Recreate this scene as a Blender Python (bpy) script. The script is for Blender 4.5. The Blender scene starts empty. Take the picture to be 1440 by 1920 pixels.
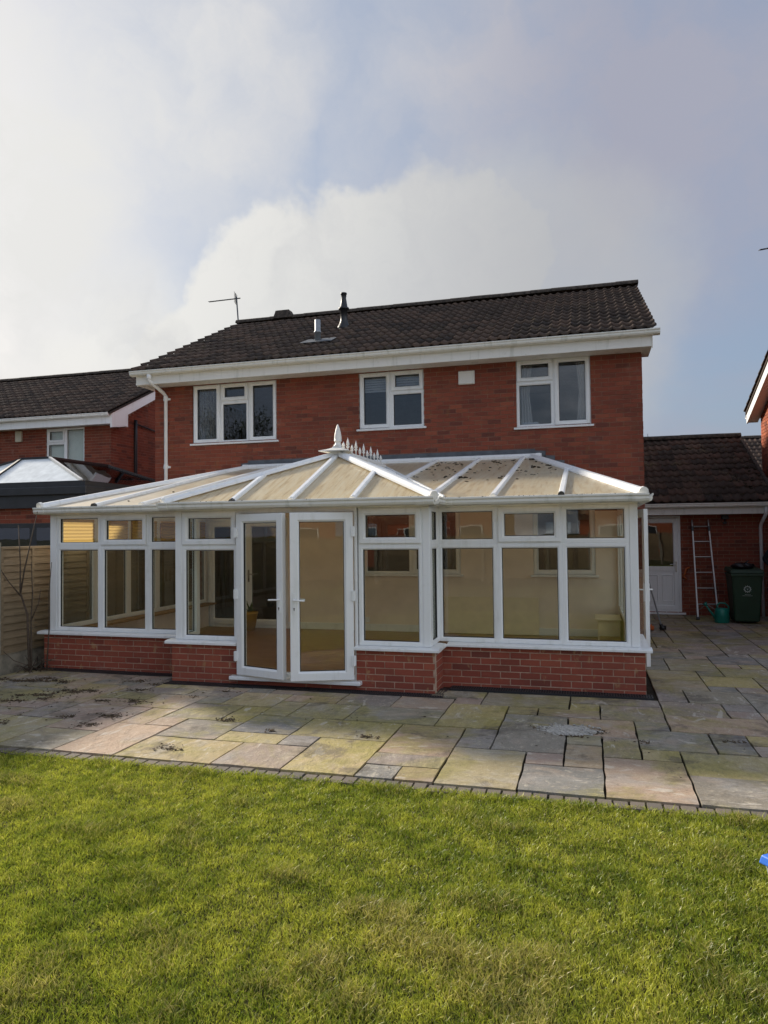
import bpy, bmesh, math, random
import numpy as np
from mathutils import Vector, Matrix
random.seed(7); rng = np.random.default_rng(7)
scene = bpy.context.scene
col = scene.collection
R = math.radians

# ------------------------------------------------------------------ camera, sky, sun, exposure
YAW, PITCH, ROLL, CAMH, FPX = .276, .029, -.011, 1.793, 1350.0
fw = Vector((-math.sin(YAW)*math.cos(PITCH), math.cos(YAW)*math.cos(PITCH), math.sin(PITCH)))
rt = Vector((math.cos(YAW), math.sin(YAW), 0)); up = rt.cross(fw)
r2 = rt*math.cos(ROLL) + up*math.sin(ROLL); u2 = up*math.cos(ROLL) - rt*math.sin(ROLL)
cam = bpy.data.cameras.new('camera'); cam.sensor_fit = 'VERTICAL'; cam.sensor_height = 36
cam.lens = 36*FPX/1920; cam.clip_start = .05; cam.clip_end = 2000
camo = bpy.data.objects.new('camera', cam); col.objects.link(camo)
m = Matrix.Identity(4)
for i in range(3): m[i][0], m[i][1], m[i][2] = r2[i], u2[i], -fw[i]
m.translation = Vector((0, 0, CAMH)); camo.matrix_world = m
scene.camera = camo

SUN_AZ, SUN_EL = 63.4, 25.8          # azimuth left of +Y
SUN_STRENGTH, SKY_STRENGTH = 2.5, 0.1
vs = scene.view_settings
vs.view_transform = 'Standard'; vs.look = 'None'; vs.exposure = 1.4; vs.gamma = 1.0; vs.use_curve_mapping = False
sd = bpy.data.lights.new('sun', 'SUN'); sd.energy = SUN_STRENGTH; sd.angle = R(5.0); sd.color = (1, .9, .76)
so = bpy.data.objects.new('sun', sd); col.objects.link(so)
sdir = Vector((-math.sin(R(SUN_AZ))*math.cos(R(SUN_EL)), math.cos(R(SUN_AZ))*math.cos(R(SUN_EL)), math.sin(R(SUN_EL))))
so.rotation_euler = sdir.to_track_quat('Z', 'Y').to_euler(); so.location = (-20, 20, 30)

def pxdir(px, py):
    v = fw + r2*((px-720)/FPX) + u2*((960-py)/FPX); return v.normalized()

world = bpy.data.worlds.new('World'); scene.world = world; world.use_nodes = True
nt = world.node_tree; N = nt.nodes; L = nt.links
bg = N['Background']; bg.inputs[1].default_value = SKY_STRENGTH
sky = N.new('ShaderNodeTexSky'); sky.sky_type = 'NISHITA'; sky.sun_disc = False
sky.sun_elevation = R(SUN_EL); sky.sun_rotation = R(-SUN_AZ); sky.air_density = 1.3; sky.dust_density = 3.0; sky.ozone_density = 1.5
tc = N.new('ShaderNodeTexCoord')
def wmath(op, a, b=None, c=None, clamp=False):
    n = N.new('ShaderNodeMath'); n.operation = op; n.use_clamp = clamp
    for i, v in enumerate((a, b, c)):
        if v is None: continue
        if isinstance(v, (int, float)): n.inputs[i].default_value = v
        else: L.new(v, n.inputs[i])
    return n.outputs[0]
def wmix(f, a, b):
    n = N.new('ShaderNodeMix'); n.data_type = 'RGBA'
    for k, v in ((0, f), (6, a), (7, b)):
        if isinstance(v, (int, float)): n.inputs[k].default_value = v
        elif isinstance(v, tuple): n.inputs[k].default_value = v
        else: L.new(v, n.inputs[k])
    return n.outputs[2]
def wnoise(scale, detail, rough, vec, w=0.0):
    n = N.new('ShaderNodeTexNoise'); n.inputs['Scale'].default_value = scale
    n.inputs['Detail'].default_value = detail; n.inputs['Roughness'].default_value = rough
    L.new(vec, n.inputs['Vector']); return n
# clouds: a soft broken layer all round, one large cumulus ahead
sep = N.new('ShaderNodeSeparateXYZ'); L.new(tc.outputs['Generated'], sep.inputs[0])
zc = wmath('MAXIMUM', wmath('ADD', sep.outputs[2], .22), .10)
comb = N.new('ShaderNodeCombineXYZ')
L.new(wmath('DIVIDE', sep.outputs[0], zc), comb.inputs[0]); L.new(wmath('DIVIDE', sep.outputs[1], zc), comb.inputs[1])
n1 = wnoise(.9, 6, .55, comb.outputs[0]); n2 = wnoise(3.0, 5, .6, tc.outputs['Generated'])
def vadd(a, k, off):                          # direction + k*(noise - 0.5), renormalised
    w = N.new('ShaderNodeVectorMath'); w.operation = 'MULTIPLY_ADD'; L.new(a, w.inputs[0]); w.inputs[1].default_value = (k, k, k); L.new(off, w.inputs[2])
    q = N.new('ShaderNodeVectorMath'); q.operation = 'SUBTRACT'; L.new(w.outputs[0], q.inputs[0]); q.inputs[1].default_value = (k/2, k/2, k/2)
    z = N.new('ShaderNodeVectorMath'); z.operation = 'NORMALIZE'; L.new(q.outputs[0], z.inputs[0]); return z.outputs[0]
n3 = wnoise(6.0, 5, .58, tc.outputs['Generated']); n4 = wnoise(16.0, 4, .6, tc.outputs['Generated'])
wdir = vadd(n4.outputs['Color'], .045, vadd(n3.outputs['Color'], .14, tc.outputs['Generated']))
sdirn = vadd(n3.outputs['Color'], .25, tc.outputs['Generated'])
def blob(px, py, r_in, r_out, vec=None):
    d = N.new('ShaderNodeVectorMath'); d.operation = 'DOT_PRODUCT'
    L.new(wdir if vec is None else vec, d.inputs[0]); d.inputs[1].default_value = pxdir(px, py)
    mr = N.new('ShaderNodeMapRange'); mr.interpolation_type = 'SMOOTHSTEP'
    L.new(d.outputs['Value'], mr.inputs[0])
    mr.inputs[1].default_value = math.cos(R(r_out)); mr.inputs[2].default_value = math.cos(R(r_in))
    return mr.outputs[0]
def wmax(*a):
    o = a[0]
    for b in a[1:]: o = wmath('MAXIMUM', o, b)
    return o
cumulus = wmax(blob(560, 640, 9.0, 10.3), blob(690, 590, 8.5, 9.8), blob(470, 720, 8.0, 9.6), blob(850, 520, 6.6, 8.4), blob(885, 400, 2.6, 4.2), wmath('MULTIPLY', blob(980, 600, 7.5, 14), .8), wmath('MULTIPLY', blob(330, 800, 7, 13), .8))
soft = N.new('ShaderNodeMapRange'); soft.interpolation_type = 'SMOOTHSTEP'
L.new(n1.outputs['Fac'], soft.inputs[0]); soft.inputs[1].default_value = .36; soft.inputs[2].default_value = .70
veil = wmax(wmath('MULTIPLY', blob(300, 60, 3, 18, sdirn), .75), wmath('MULTIPLY', blob(-160, 420, 5, 20, sdirn), .85), wmath('MULTIPLY', blob(1130, 170, 5, 24, sdirn), .78), wmath('MULTIPLY', soft.outputs[0], .78))
n5 = wnoise(5.0, 8, .62, wdir)
veil = wmath('MULTIPLY', veil, wmath('ADD', wmath('MULTIPLY', n2.outputs['Fac'], .8), .55), clamp=True)
veil = wmath('MULTIPLY', veil, wmath('ADD', wmath('MULTIPLY', n5.outputs['Fac'], 2.6), -.30), clamp=True)
CL = 10.0
base = wmix(.82, sky.outputs[0], (.085*CL, .111*CL, .163*CL, 1))
# clouds: bright towards the sun, greyest side-lit, brightened opposite the sun, out of view, to fill the shade
sdot = N.new('ShaderNodeVectorMath'); sdot.operation = 'DOT_PRODUCT'
L.new(tc.outputs['Generated'], sdot.inputs[0]); sdot.inputs[1].default_value = sdir
def phase(lo, hi):
    q = N.new('ShaderNodeMapRange'); q.interpolation_type = 'SMOOTHSTEP'; L.new(sdot.outputs['Value'], q.inputs[0]); q.inputs[1].default_value = lo; q.inputs[2].default_value = hi; return q.outputs[0]
sunw, antis = phase(.52, .98), phase(.15, -.55)
grey = wmix(antis, (.146*CL, .151*CL, .184*CL, 1), (.76*CL, .77*CL, .79*CL, 1))
veilcol = wmix(sunw, grey, (.315*CL, .312*CL, .305*CL, 1))
cumcol = wmix(sunw, (.190*CL, .193*CL, .197*CL, 1), (.355*CL, .348*CL, .328*CL, 1))
c1 = wmix(veil, base, veilcol)
n6 = wnoise(9.0, 7, .6, sdirn)
cumcol = wmix(wmath('MULTIPLY', wmath('SUBTRACT', n6.outputs['Fac'], .42, clamp=True), 1.1), cumcol, (.17*CL, .175*CL, .19*CL, 1))
c2 = wmix(wmath('MULTIPLY', cumulus, .9), c1, cumcol)
L.new(c2, bg.inputs[0])

# ------------------------------------------------------------------ materials
def mat(name):
    mt = bpy.data.materials.new(name); mt.use_nodes = True
    nt = mt.node_tree; return mt, nt, nt.nodes['Principled BSDF']
class NB:                                   # tiny node builder
    def __init__(s, nt): s.nt = nt
    def n(s, t, **kw):
        x = s.nt.nodes.new('ShaderNode'+t)
        for k, v in kw.items(): setattr(x, k, v)
        return x
    def put(s, sock, v):
        if isinstance(v, bpy.types.NodeSocket): s.nt.links.new(v, sock)
        elif isinstance(v, tuple) and sock.type == 'RGBA' and len(v) == 3: sock.default_value = (*v, 1)
        else: sock.default_value = v
    def math(s, op, a, b=0.0, clamp=False):
        x = s.n('Math', operation=op, use_clamp=clamp); s.put(x.inputs[0], a); s.put(x.inputs[1], b); return x.outputs[0]
    def mix(s, f, a, b, blend='MIX'):
        x = s.n('Mix', data_type='RGBA', blend_type=blend); s.put(x.inputs[0], f); s.put(x.inputs[6], a); s.put(x.inputs[7], b); return x.outputs[2]
    def noise(s, scale, detail=3, rough=.55, vec=None, dist=0.0):
        x = s.n('TexNoise'); x.inputs['Scale'].default_value = scale; x.inputs['Detail'].default_value = detail
        x.inputs['Roughness'].default_value = rough; x.inputs['Distortion'].default_value = dist
        if vec is not None: s.put(x.inputs['Vector'], vec)
        return x.outputs['Fac']
    def ramp(s, f, *stops):
        x = s.n('ValToRGB'); s.put(x.inputs[0], f); e = x.color_ramp.elements
        while len(e) < len(stops): e.new(.5)
        for i, (p, c) in enumerate(stops):
            e[i].position = p; e[i].color = (*c, 1) if len(c) == 3 else c
        return x.outputs[0]
    def step(s, f, a, b):
        x = s.n('MapRange', interpolation_type='SMOOTHSTEP'); s.put(x.inputs[0], f); x.inputs[1].default_value = a; x.inputs[2].default_value = b
        return x.outputs[0]
    def pos(s): return s.n('NewGeometry').outputs['Position']
    def scale(s, v, k):
        x = s.n('VectorMath', operation='MULTIPLY'); s.put(x.inputs[0], v); x.inputs[1].default_value = k; return x.outputs[0]
    def add(s, a, b):
        x = s.n('VectorMath', operation='ADD'); s.put(x.inputs[0], a); s.put(x.inputs[1], b); return x.outputs[0]
    def piece(s):                            # a random number per piece, object or island
        g = s.n('NewGeometry'); o = s.n('ObjectInfo')
        return s.math('FRACT', s.math('ADD', g.outputs['Random Per Island'], o.outputs['Random']))
    def bump(s, h, strength=.3, dist=.01):
        x = s.n('Bump'); x.inputs['Strength'].default_value = strength; x.inputs['Distance'].default_value = dist
        s.put(x.inputs['Height'], h); return x.outputs[0]
def rand3(b, r):                             # a random offset vector from a random number
    w = b.n('TexWhiteNoise', noise_dimensions='1D'); b.put(w.inputs['W'], r); return w
def simple(name, c, rough=.5, metal=0.0, var=.06, scale=6.0, bump=0.0, spec=.5):
    mt, nt, p = mat(name); b = NB(nt)
    n = b.noise(scale, 4, .6, b.pos())
    lo = tuple(max(0, v*(1-var*2)) for v in c); hi = tuple(min(1, v*(1+var*2)) for v in c)
    b.put(p.inputs['Base Color'], b.ramp(n, (.3, lo), (.7, hi)))
    b.put(p.inputs['Roughness'], b.math('ADD', b.math('MULTIPLY', n, .15), rough-.07)); p.inputs['Metallic'].default_value = metal
    p.inputs['Specular IOR Level'].default_value = spec
    if bump: b.put(p.inputs['Normal'], b.bump(b.noise(scale*12, 3, .6, b.pos()), bump, .004))
    return mt
def brick_mat(name, stops, smear=0.0, smear_c=(.30, .17, .06), zone=None):
    mt, nt, p = mat(name); b = NB(nt); pos = b.pos(); r = b.piece()
    w = rand3(b, r)
    c = b.ramp(r, *stops)
    big = b.noise(1.1, 3, .6, pos)
    c = b.mix(b.math('MULTIPLY', b.step(big, .45, .75), .35), c, (.15, .062, .045))
    g = b.noise(38, 4, .65, b.scale(pos, (1, 1, 3)))
    c = b.mix(.35, c, b.ramp(g, (.25, (.05, .02, .015)), (.75, (.44, .16, .10))), 'SOFT_LIGHT')
    if smear:
        sm = b.step(b.noise(7.5, 3, .6, b.scale(pos, (1.4, 1.4, .7))), .60, .70)
        c = b.mix(b.math('MULTIPLY', sm, smear), c, smear_c)
    bl = b.noise(3.2, 5, .65, b.add(pos, (3.0, 7.0, 1.0)))
    c = b.mix(b.math('MULTIPLY', b.step(bl, .60, .78), .30), c, (.50, .38, .31))
    run = b.noise(1.0, 4, .6, b.scale(pos, (5, 5, .5)))
    c = b.mix(b.math('MULTIPLY', b.step(run, .55, .75), .22), c, (.11, .055, .042))
    b.put(p.inputs['Base Color'], c); p.inputs['Roughness'].default_value = .88; p.inputs['Specular IOR Level'].default_value = .25
    b.put(p.inputs['Normal'], b.bump(b.math('ADD', g, b.noise(120, 2, .6, pos)), .35, .004))
    return mt
M = {}
RED = ((0, (.290, .092, .058)), (.3, (.325, .105, .066)), (.55, (.240, .080, .054)), (.75, (.360, .125, .075)), (.90, (.175, .068, .052)), (1, (.305, .098, .062)))
M['brick'] = brick_mat('red_brick', RED, .25)
M['brick_low'] = brick_mat('red_brick_low', ((0, (.325, .098, .066)), (.35, (.365, .115, .076)), (.6, (.275, .086, .062)), (.85, (.400, .135, .084)), (1, (.215, .076, .058))), .62, (.42, .26, .13))
M['brick_far'] = brick_mat('brown_red_brick', tuple((p, tuple(v*.9 for v in c)) for p, c in RED), .1)
M['brick_orange'] = brick_mat('orange_brick', tuple((p, (c[0]*1.25, c[1]*1.35, c[2]*1.2)) for p, c in RED), .15)
M['mortar'] = simple('mortar', (.30, .185, .135), .95, var=.12, scale=14, bump=.3, spec=.2)
def upvc(name, c, rough, grime):
    mt, nt, p = mat(name); b = NB(nt); pos = b.pos()
    st = b.noise(1.0, 6, .62, b.scale(pos, (9, 9, 1.1)), .4); bl = b.noise(7, 5, .65, pos)
    k = b.mix(b.math('MULTIPLY', b.step(st, .50, .72), grime), c, (.42, .43, .36)); k = b.mix(b.math('MULTIPLY', b.step(bl, .58, .75), grime*.8), k, (.48, .46, .38))
    b.put(p.inputs['Base Color'], k); b.put(p.inputs['Roughness'], b.math('ADD', b.math('MULTIPLY', bl, .2), rough-.1)); return mt
M['mortar_low'] = simple('pale_mortar', (.46, .33, .25), .95, var=.15, scale=14, bump=.3, spec=.2)
M['white'] = upvc('white_upvc', (.84, .86, .87), .34, .22)
M['white_old'] = upvc('aged_white_upvc', (.80, .79, .75), .44, .42)
M['gutter'] = upvc('cream_white_gutter', (.76, .75, .69), .42, .5)
M['gasket'] = simple('black_gasket', (.012, .013, .014), .5)
M['black'] = simple('black_painted', (.022, .023, .026), .45)
M['charcoal'] = simple('charcoal_cladding', (.030, .032, .037), .5, var=.1)
M['steel'] = simple('brushed_steel', (.35, .34, .33), .35, .9)
M['alu'] = simple('aluminium', (.32, .31, .30), .38, .85, var=.05)
M['galv'] = simple('galvanised_metal', (.36, .38, .40), .5, .5, var=.08, scale=10)
M['lead'] = simple('lead_sheet', (.11, .122, .138), .6, .25, var=.15, scale=7)
M['plaster'] = simple('cream_plaster', (.86, .76, .65), .9, var=.04, scale=2)
M['panel_cream'] = simple('cream_board', (.84, .75, .55), .85, var=.03)
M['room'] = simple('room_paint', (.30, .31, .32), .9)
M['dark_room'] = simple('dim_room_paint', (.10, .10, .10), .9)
M['soil'] = simple('dark_joint_soil', (.035, .030, .022), 1, var=.3, scale=30, bump=.6, spec=.1)
M['earth'] = simple('lawn_earth', (.060, .058, .024), 1, var=.3, scale=12, bump=.6, spec=.1)
M['concrete'] = simple('concrete', (.27, .245, .195), .95, var=.15, scale=9, bump=.3, spec=.2)
M['curtain'] = simple('pale_curtain', (.62, .60, .56), .95, var=.05)
M['net'] = simple('net_curtain', (.36, .36, .35), .95, var=.25, scale=25)
M['blindw'] = simple('white_blind', (.62, .66, .70), .8, var=.03)
M['alarm'] = simple('cream_plastic', (.55, .52, .40), .5)
M['drain'] = simple('black_drain_plastic', (.030, .031, .033), .5)
M['twig'] = simple('bare_twig', (.085, .062, .045), .9, var=.2, scale=30)
def litter_mat():
    mt, nt, p = mat('dead_leaf_litter'); b = NB(nt); r = b.piece(); n = b.noise(60, 3, .6, b.pos())
    c = b.ramp(r, (0, (.055, .040, .026)), (.4, (.12, .078, .045)), (.7, (.075, .058, .034)), (.9, (.19, .13, .075)), (1, (.10, .085, .045)))
    b.put(p.inputs['Base Color'], b.mix(b.math('MULTIPLY', n, .4), c, (.045, .033, .022))); p.inputs['Roughness'].default_value = .95; return mt
M['litter'] = litter_mat()
M['moss'] = simple('dry_moss', (.048, .036, .020), 1, var=.4, scale=40)
M['rubble'] = simple('pale_mortar_rubble', (.42, .40, .36), .95, var=.2, scale=40)
M['bin'] = simple('dark_green_plastic', (.014, .045, .022), .5, var=.08)
M['print'] = simple('pale_print', (.42, .47, .43), .7)
M['teal'] = simple('teal_plastic', (.01, .20, .15), .4)
M['bag'] = simple('black_bag', (.012, .012, .013), .4)
M['cloth'] = simple('black_cloth', (.012, .012, .014), .9)
M['skin'] = simple('skin', (.45, .27, .19), .6)
M['hair'] = simple('dark_hair', (.03, .02, .015), .7)
M['orange'] = simple('orange_plastic', (.48, .12, .03), .5)
M['yellow'] = simple('yellow_pot', (.42, .24, .03), .6)
M['yellowp'] = simple('yellow_plastic', (.45, .36, .03), .5)
M['blue'] = simple('blue_plastic_lid', (.05, .19, .75), .3, var=.04)
M['leafg'] = simple('pot_plant_leaf', (.06, .12, .03), .6)
M['cardboard'] = simple('tan_board', (.30, .19, .09), .9)
M['bark'] = simple('bark', (.08, .06, .045), .95, var=.3, scale=20)

def thin_fresnel(b, ior):                    # same reflectance on both faces of a thin pane
    g = b.n('NewGeometry'); x = b.n('Mix', data_type='FLOAT'); b.put(x.inputs[0], g.outputs['Backfacing']); x.inputs[2].default_value = ior; x.inputs[3].default_value = 1/ior
    f = b.n('Fresnel'); b.put(f.inputs['IOR'], x.outputs[0]); return f
def glass_mat(name, tint, ior, rough=0.0):
    mt, nt, p = mat(name); b = NB(nt); nt.nodes.remove(p); out = nt.nodes['Material Output']
    t = b.n('BsdfTransparent'); b.put(t.inputs[0], tint); g = b.n('BsdfGlossy'); g.inputs['Roughness'].default_value = rough
    f = thin_fresnel(b, ior)
    w = b.noise(2.2, 2, .5, b.pos())
    bp = b.bump(w, .04, .02); b.put(g.inputs['Normal'], bp)
    x = b.n('MixShader'); b.put(x.inputs[0], f.outputs[0]); nt.links.new(t.outputs[0], x.inputs[1]); nt.links.new(g.outputs[0], x.inputs[2])
    nt.links.new(x.outputs[0], out.inputs[0]); return mt
M['glass'] = glass_mat('window_glass', (.95, .965, .93), 1.6)
M['glass_dark'] = glass_mat('dark_window_glass', (.78, .80, .82), 1.75)
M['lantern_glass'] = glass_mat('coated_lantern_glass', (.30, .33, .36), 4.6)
M['lantern_sky_pale'] = simple('painted_sky_reflection', (.80, .85, .86), .15)  # sky reflection on the lantern glass, painted as a pale colour
M['clear_tub'] = simple('milky_clear_plastic', (.35, .40, .45), .3)

def poly_mat(name, axis):                    # weathered translucent roof sheet, streaks down the slope
    mt, nt, p = mat(name); b = NB(nt); nt.nodes.remove(p); out = nt.nodes['Material Output']; pos = b.pos()
    k = (26, 2.2, 2) if axis == 'y' else (2.2, 26, 2)
    st = b.noise(1.0, 5, .65, b.scale(pos, k), .3); bl = b.noise(3.0, 4, .65, pos); fine = b.noise(45, 3, .7, pos)
    c = b.ramp(st, (.32, (.60, .44, .21)), (.47, (.90, .75, .46)), (.62, (.96, .87, .63)))
    c = b.mix(b.math('MULTIPLY', b.step(bl, .5, .8), .6), c, (.50, .39, .21))
    c = b.mix(b.math('MULTIPLY', b.step(fine, .58, .70), .6), c, (.42, .32, .17))
    d = b.n('BsdfDiffuse'); b.put(d.inputs[0], c); t = b.n('BsdfTranslucent'); b.put(t.inputs[0], b.mix(.65, c, (.95, .90, .82)))
    x = b.n('MixShader'); x.inputs[0].default_value = .56; nt.links.new(d.outputs[0], x.inputs[1]); nt.links.new(t.outputs[0], x.inputs[2])
    g = b.n('BsdfGlossy'); g.inputs['Roughness'].default_value = .35; y = b.n('MixShader')
    f = thin_fresnel(b, 1.3)
    b.put(y.inputs[0], f.outputs[0]); nt.links.new(x.outputs[0], y.inputs[1]); nt.links.new(g.outputs[0], y.inputs[2])
    nt.links.new(y.outputs[0], out.inputs[0]); return mt
M['poly_y'] = poly_mat('aged_roof_sheet', 'y'); M['poly_x'] = poly_mat('aged_roof_sheet_side', 'x')

def blind_mat():
    mt, nt, p = mat('yellow_pleated_blind'); b = NB(nt); nt.nodes.remove(p); out = nt.nodes['Material Output']
    d = b.n('BsdfDiffuse'); b.put(d.inputs[0], (.62, .42, .17)); t = b.n('BsdfTranslucent'); b.put(t.inputs[0], (.75, .50, .20))
    x = b.n('MixShader'); x.inputs[0].default_value = .6; nt.links.new(d.outputs[0], x.inputs[1]); nt.links.new(t.outputs[0], x.inputs[2]); nt.links.new(x.outputs[0], out.inputs[0]); return mt
M['blind'] = blind_mat()

def tile_mat(name, warm=1.0, lich=.35):
    mt, nt, p = mat(name); b = NB(nt); pos = b.pos(); r = b.piece()
    c = b.ramp(r, (0, (.060, .047, .040)), (.4, (.085, .064, .053)), (.75, (.112*warm, .077, .060)), (1, (.050, .042, .038)))
    n = b.noise(22, 5, .7, pos); big = b.noise(2.5, 4, .6, pos)
    c = b.mix(b.math('MULTIPLY', b.step(n, .5, .75), .6), c, (.125, .105, .09))
    c = b.mix(b.math('MULTIPLY', b.step(b.math('MULTIPLY', n, big), .30, .40), lich), c, (.20, .165, .10))
    b.put(p.inputs['Base Color'], c); p.inputs['Roughness'].default_value = .92; p.inputs['Specular IOR Level'].default_value = .15
    b.put(p.inputs['Normal'], b.bump(b.noise(70, 4, .7, pos), .5, .006)); return mt
M['tile'] = tile_mat('brown_roof_tile'); M['tile_mossy'] = tile_mat('mossy_roof_tile', 1.08, .7); M['tile_far'] = tile_mat('grey_brown_roof_tile', 1.0, .15)
M['ridge'] = simple('lichened_ridge_tile', (.060, .047, .036), .9, var=.4, scale=12, bump=.5)

def stone_mat():
    mt, nt, p = mat('riven_sandstone'); b = NB(nt); pos = b.pos(); o = b.n('ObjectInfo'); r = o.outputs['Random']
    w = rand3(b, r); off = b.scale(w.outputs['Color'], (37, 41, 13))
    rot = b.n('VectorRotate', rotation_type='Z_AXIS'); b.put(rot.inputs['Vector'], pos); b.put(rot.inputs['Angle'], b.math('MULTIPLY', b.math('FLOOR', b.math('MULTIPLY', r, 8.0)), 1.5708))
    v = b.add(rot.outputs[0], off); vs_ = b.scale(v, (1, 1.7, 1))
    c = b.ramp(r, (0, (.24, .215, .18)), (.13, (.42, .345, .18)), (.26, (.25, .235, .22)), (.40, (.44, .315, .22)), (.54, (.20, .20, .20)), (.68, (.44, .36, .15)), (.84, (.37, .265, .21)), (1, (.23, .22, .20)))
    band = b.noise(2.2, 8, .66, vs_, .6)                    # bedding bands of the stone
    c = b.mix(b.math('MULTIPLY', b.step(band, .42, .64), .55), c, b.ramp(b.noise(1.1, 3, .5, v), (.35, (.50, .40, .215)), (.5, (.36, .345, .32)), (.65, (.50, .37, .265))))
    fine = b.noise(13, 9, .74, vs_, .35)
    c = b.mix(b.math('MULTIPLY', b.step(fine, .53, .68), .50), c, (.17, .14, .09))
    c = b.mix(b.math('MULTIPLY', b.step(fine, .46, .36), .45), c, (.60, .53, .41))
    al = b.noise(.9, 7, .64, b.add(pos, b.scale(w.outputs['Color'], (.5, .5, 0))), .6)   # yellow-green algae in broad patches
    c = b.mix(b.math('MULTIPLY', b.step(al, .47, .60), .58), c, b.ramp(fine, (.4, (.33, .285, .06)), (.6, (.20, .185, .05))))
    pale = b.noise(2.6, 6, .6, b.scale(v, (.7, 1.8, 1)), 1.6)
    c = b.mix(b.math('MULTIPLY', b.step(pale, .61, .66), .60), c, (.58, .53, .45))
    dk = b.noise(1.7, 8, .72, b.add(pos, (5.0, 3.0, 0.0)), .5)
    c = b.mix(b.math('MULTIPLY', b.step(dk, .53, .64), .62), c, (.105, .088, .068))
    gr = b.noise(85, 5, .75, pos)
    c = b.mix(.45, c, b.ramp(gr, (.3, (.15, .15, .15)), (.7, (.85, .85, .85))), 'SOFT_LIGHT')
    b.put(p.inputs['Base Color'], c); b.put(p.inputs['Roughness'], b.math('ADD', b.math('MULTIPLY', gr, .3), .60)); p.inputs['Specular IOR Level'].default_value = .3
    h = b.math('ADD', b.math('MULTIPLY', b.noise(4.0, 9, .66, vs_, .5), 1.0), b.math('MULTIPLY', gr, .15))
    b.put(p.inputs['Normal'], b.bump(h, 1.0, .020)); return mt
M['stone'] = stone_mat()
def block_mat():
    mt, nt, p = mat('edging_block'); b = NB(nt); r = b.piece(); pos = b.pos()
    c = b.ramp(r, (0, (.15, .125, .105)), (.5, (.19, .155, .125)), (1, (.13, .115, .10)))
    n = b.noise(25, 4, .7, pos); c = b.mix(b.math('MULTIPLY', n, .5), c, (.10, .085, .06))
    b.put(p.inputs['Base Color'], c); p.inputs['Roughness'].default_value = .9; b.put(p.inputs['Normal'], b.bump(n, .5, .006)); return mt
M['block'] = block_mat()
def fence_mat():
    mt, nt, p = mat('weathered_fence_board'); b = NB(nt); r = b.piece(); pos = b.pos(); w = rand3(b, r)
    v = b.add(b.scale(pos, (3, 3, 34)), b.scale(w.outputs['Color'], (9, 9, 9)))
    g = b.noise(1.0, 5, .6, v, 1.0)
    c = b.ramp(g, (.25, (.18, .125, .070)), (.55, (.33, .24, .145)), (.8, (.42, .33, .21)))
    c = b.mix(b.math('MULTIPLY', r, .45), c, (.22, .155, .09))
    sx = b.n('SeparateXYZ'); b.put(sx.inputs[0], pos)
    board_h = b.math('ADD', sx.outputs[2], b.math('MULTIPLY', b.noise(2, 3, .5, pos), .25))
    c = b.mix(b.math('MULTIPLY', b.math('SUBTRACT', 1.0, b.step(board_h, .95, 1.25)), .55), c, (.14, .112, .07))   # lower boards darker
    b.put(p.inputs['Base Color'], c); p.inputs['Roughness'].default_value = .9; b.put(p.inputs['Normal'], b.bump(g, .4, .005)); return mt
M['fence'] = fence_mat()
def board_mat():
    mt, nt, p = mat('laminate_floor_board'); b = NB(nt); r = b.piece(); pos = b.pos(); w = rand3(b, r)
    g = b.noise(1, 5, .6, b.add(b.scale(pos, (2.5, 30, 1)), b.scale(w.outputs['Color'], (9, 9, 9))), .8)
    b.put(p.inputs['Base Color'], b.ramp(g, (.3, (.22, .105, .045)), (.7, (.36, .19, .09)))); p.inputs['Roughness'].default_value = .35; return mt
M['laminate'] = board_mat()
def grass_mat():
    mt, nt, p = mat('grass_blade'); b = NB(nt); nt.nodes.remove(p); out = nt.nodes['Material Output']
    a = b.n('Attribute', attribute_name='Col'); c = a.outputs['Color']
    d = b.n('BsdfDiffuse'); b.put(d.inputs[0], c); t = b.n('BsdfTranslucent'); b.put(t.inputs[0], b.mix(.35, c, (.36, .42, .03)))
    x = b.n('MixShader'); x.inputs[0].default_value = .42; nt.links.new(d.outputs[0], x.inputs[1]); nt.links.new(t.outputs[0], x.inputs[2])
    g = b.n('BsdfGlossy'); g.inputs['Roughness'].default_value = .38; y = b.n('MixShader'); y.inputs[0].default_value = .025
    nt.links.new(x.outputs[0], y.inputs[1]); nt.links.new(g.outputs[0], y.inputs[2]); nt.links.new(y.outputs[0], out.inputs[0]); return mt
M['grass'] = grass_mat()
def leaf_mat():
    mt, nt, p = mat('tree_leaf'); b = NB(nt); r = b.piece()
    b.put(p.inputs['Base Color'], b.ramp(r, (0, (.03, .05, .018)), (.6, (.05, .075, .025)), (1, (.075, .085, .03)))); p.inputs['Roughness'].default_value = .7; return mt
M['leaf'] = leaf_mat()
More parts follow.
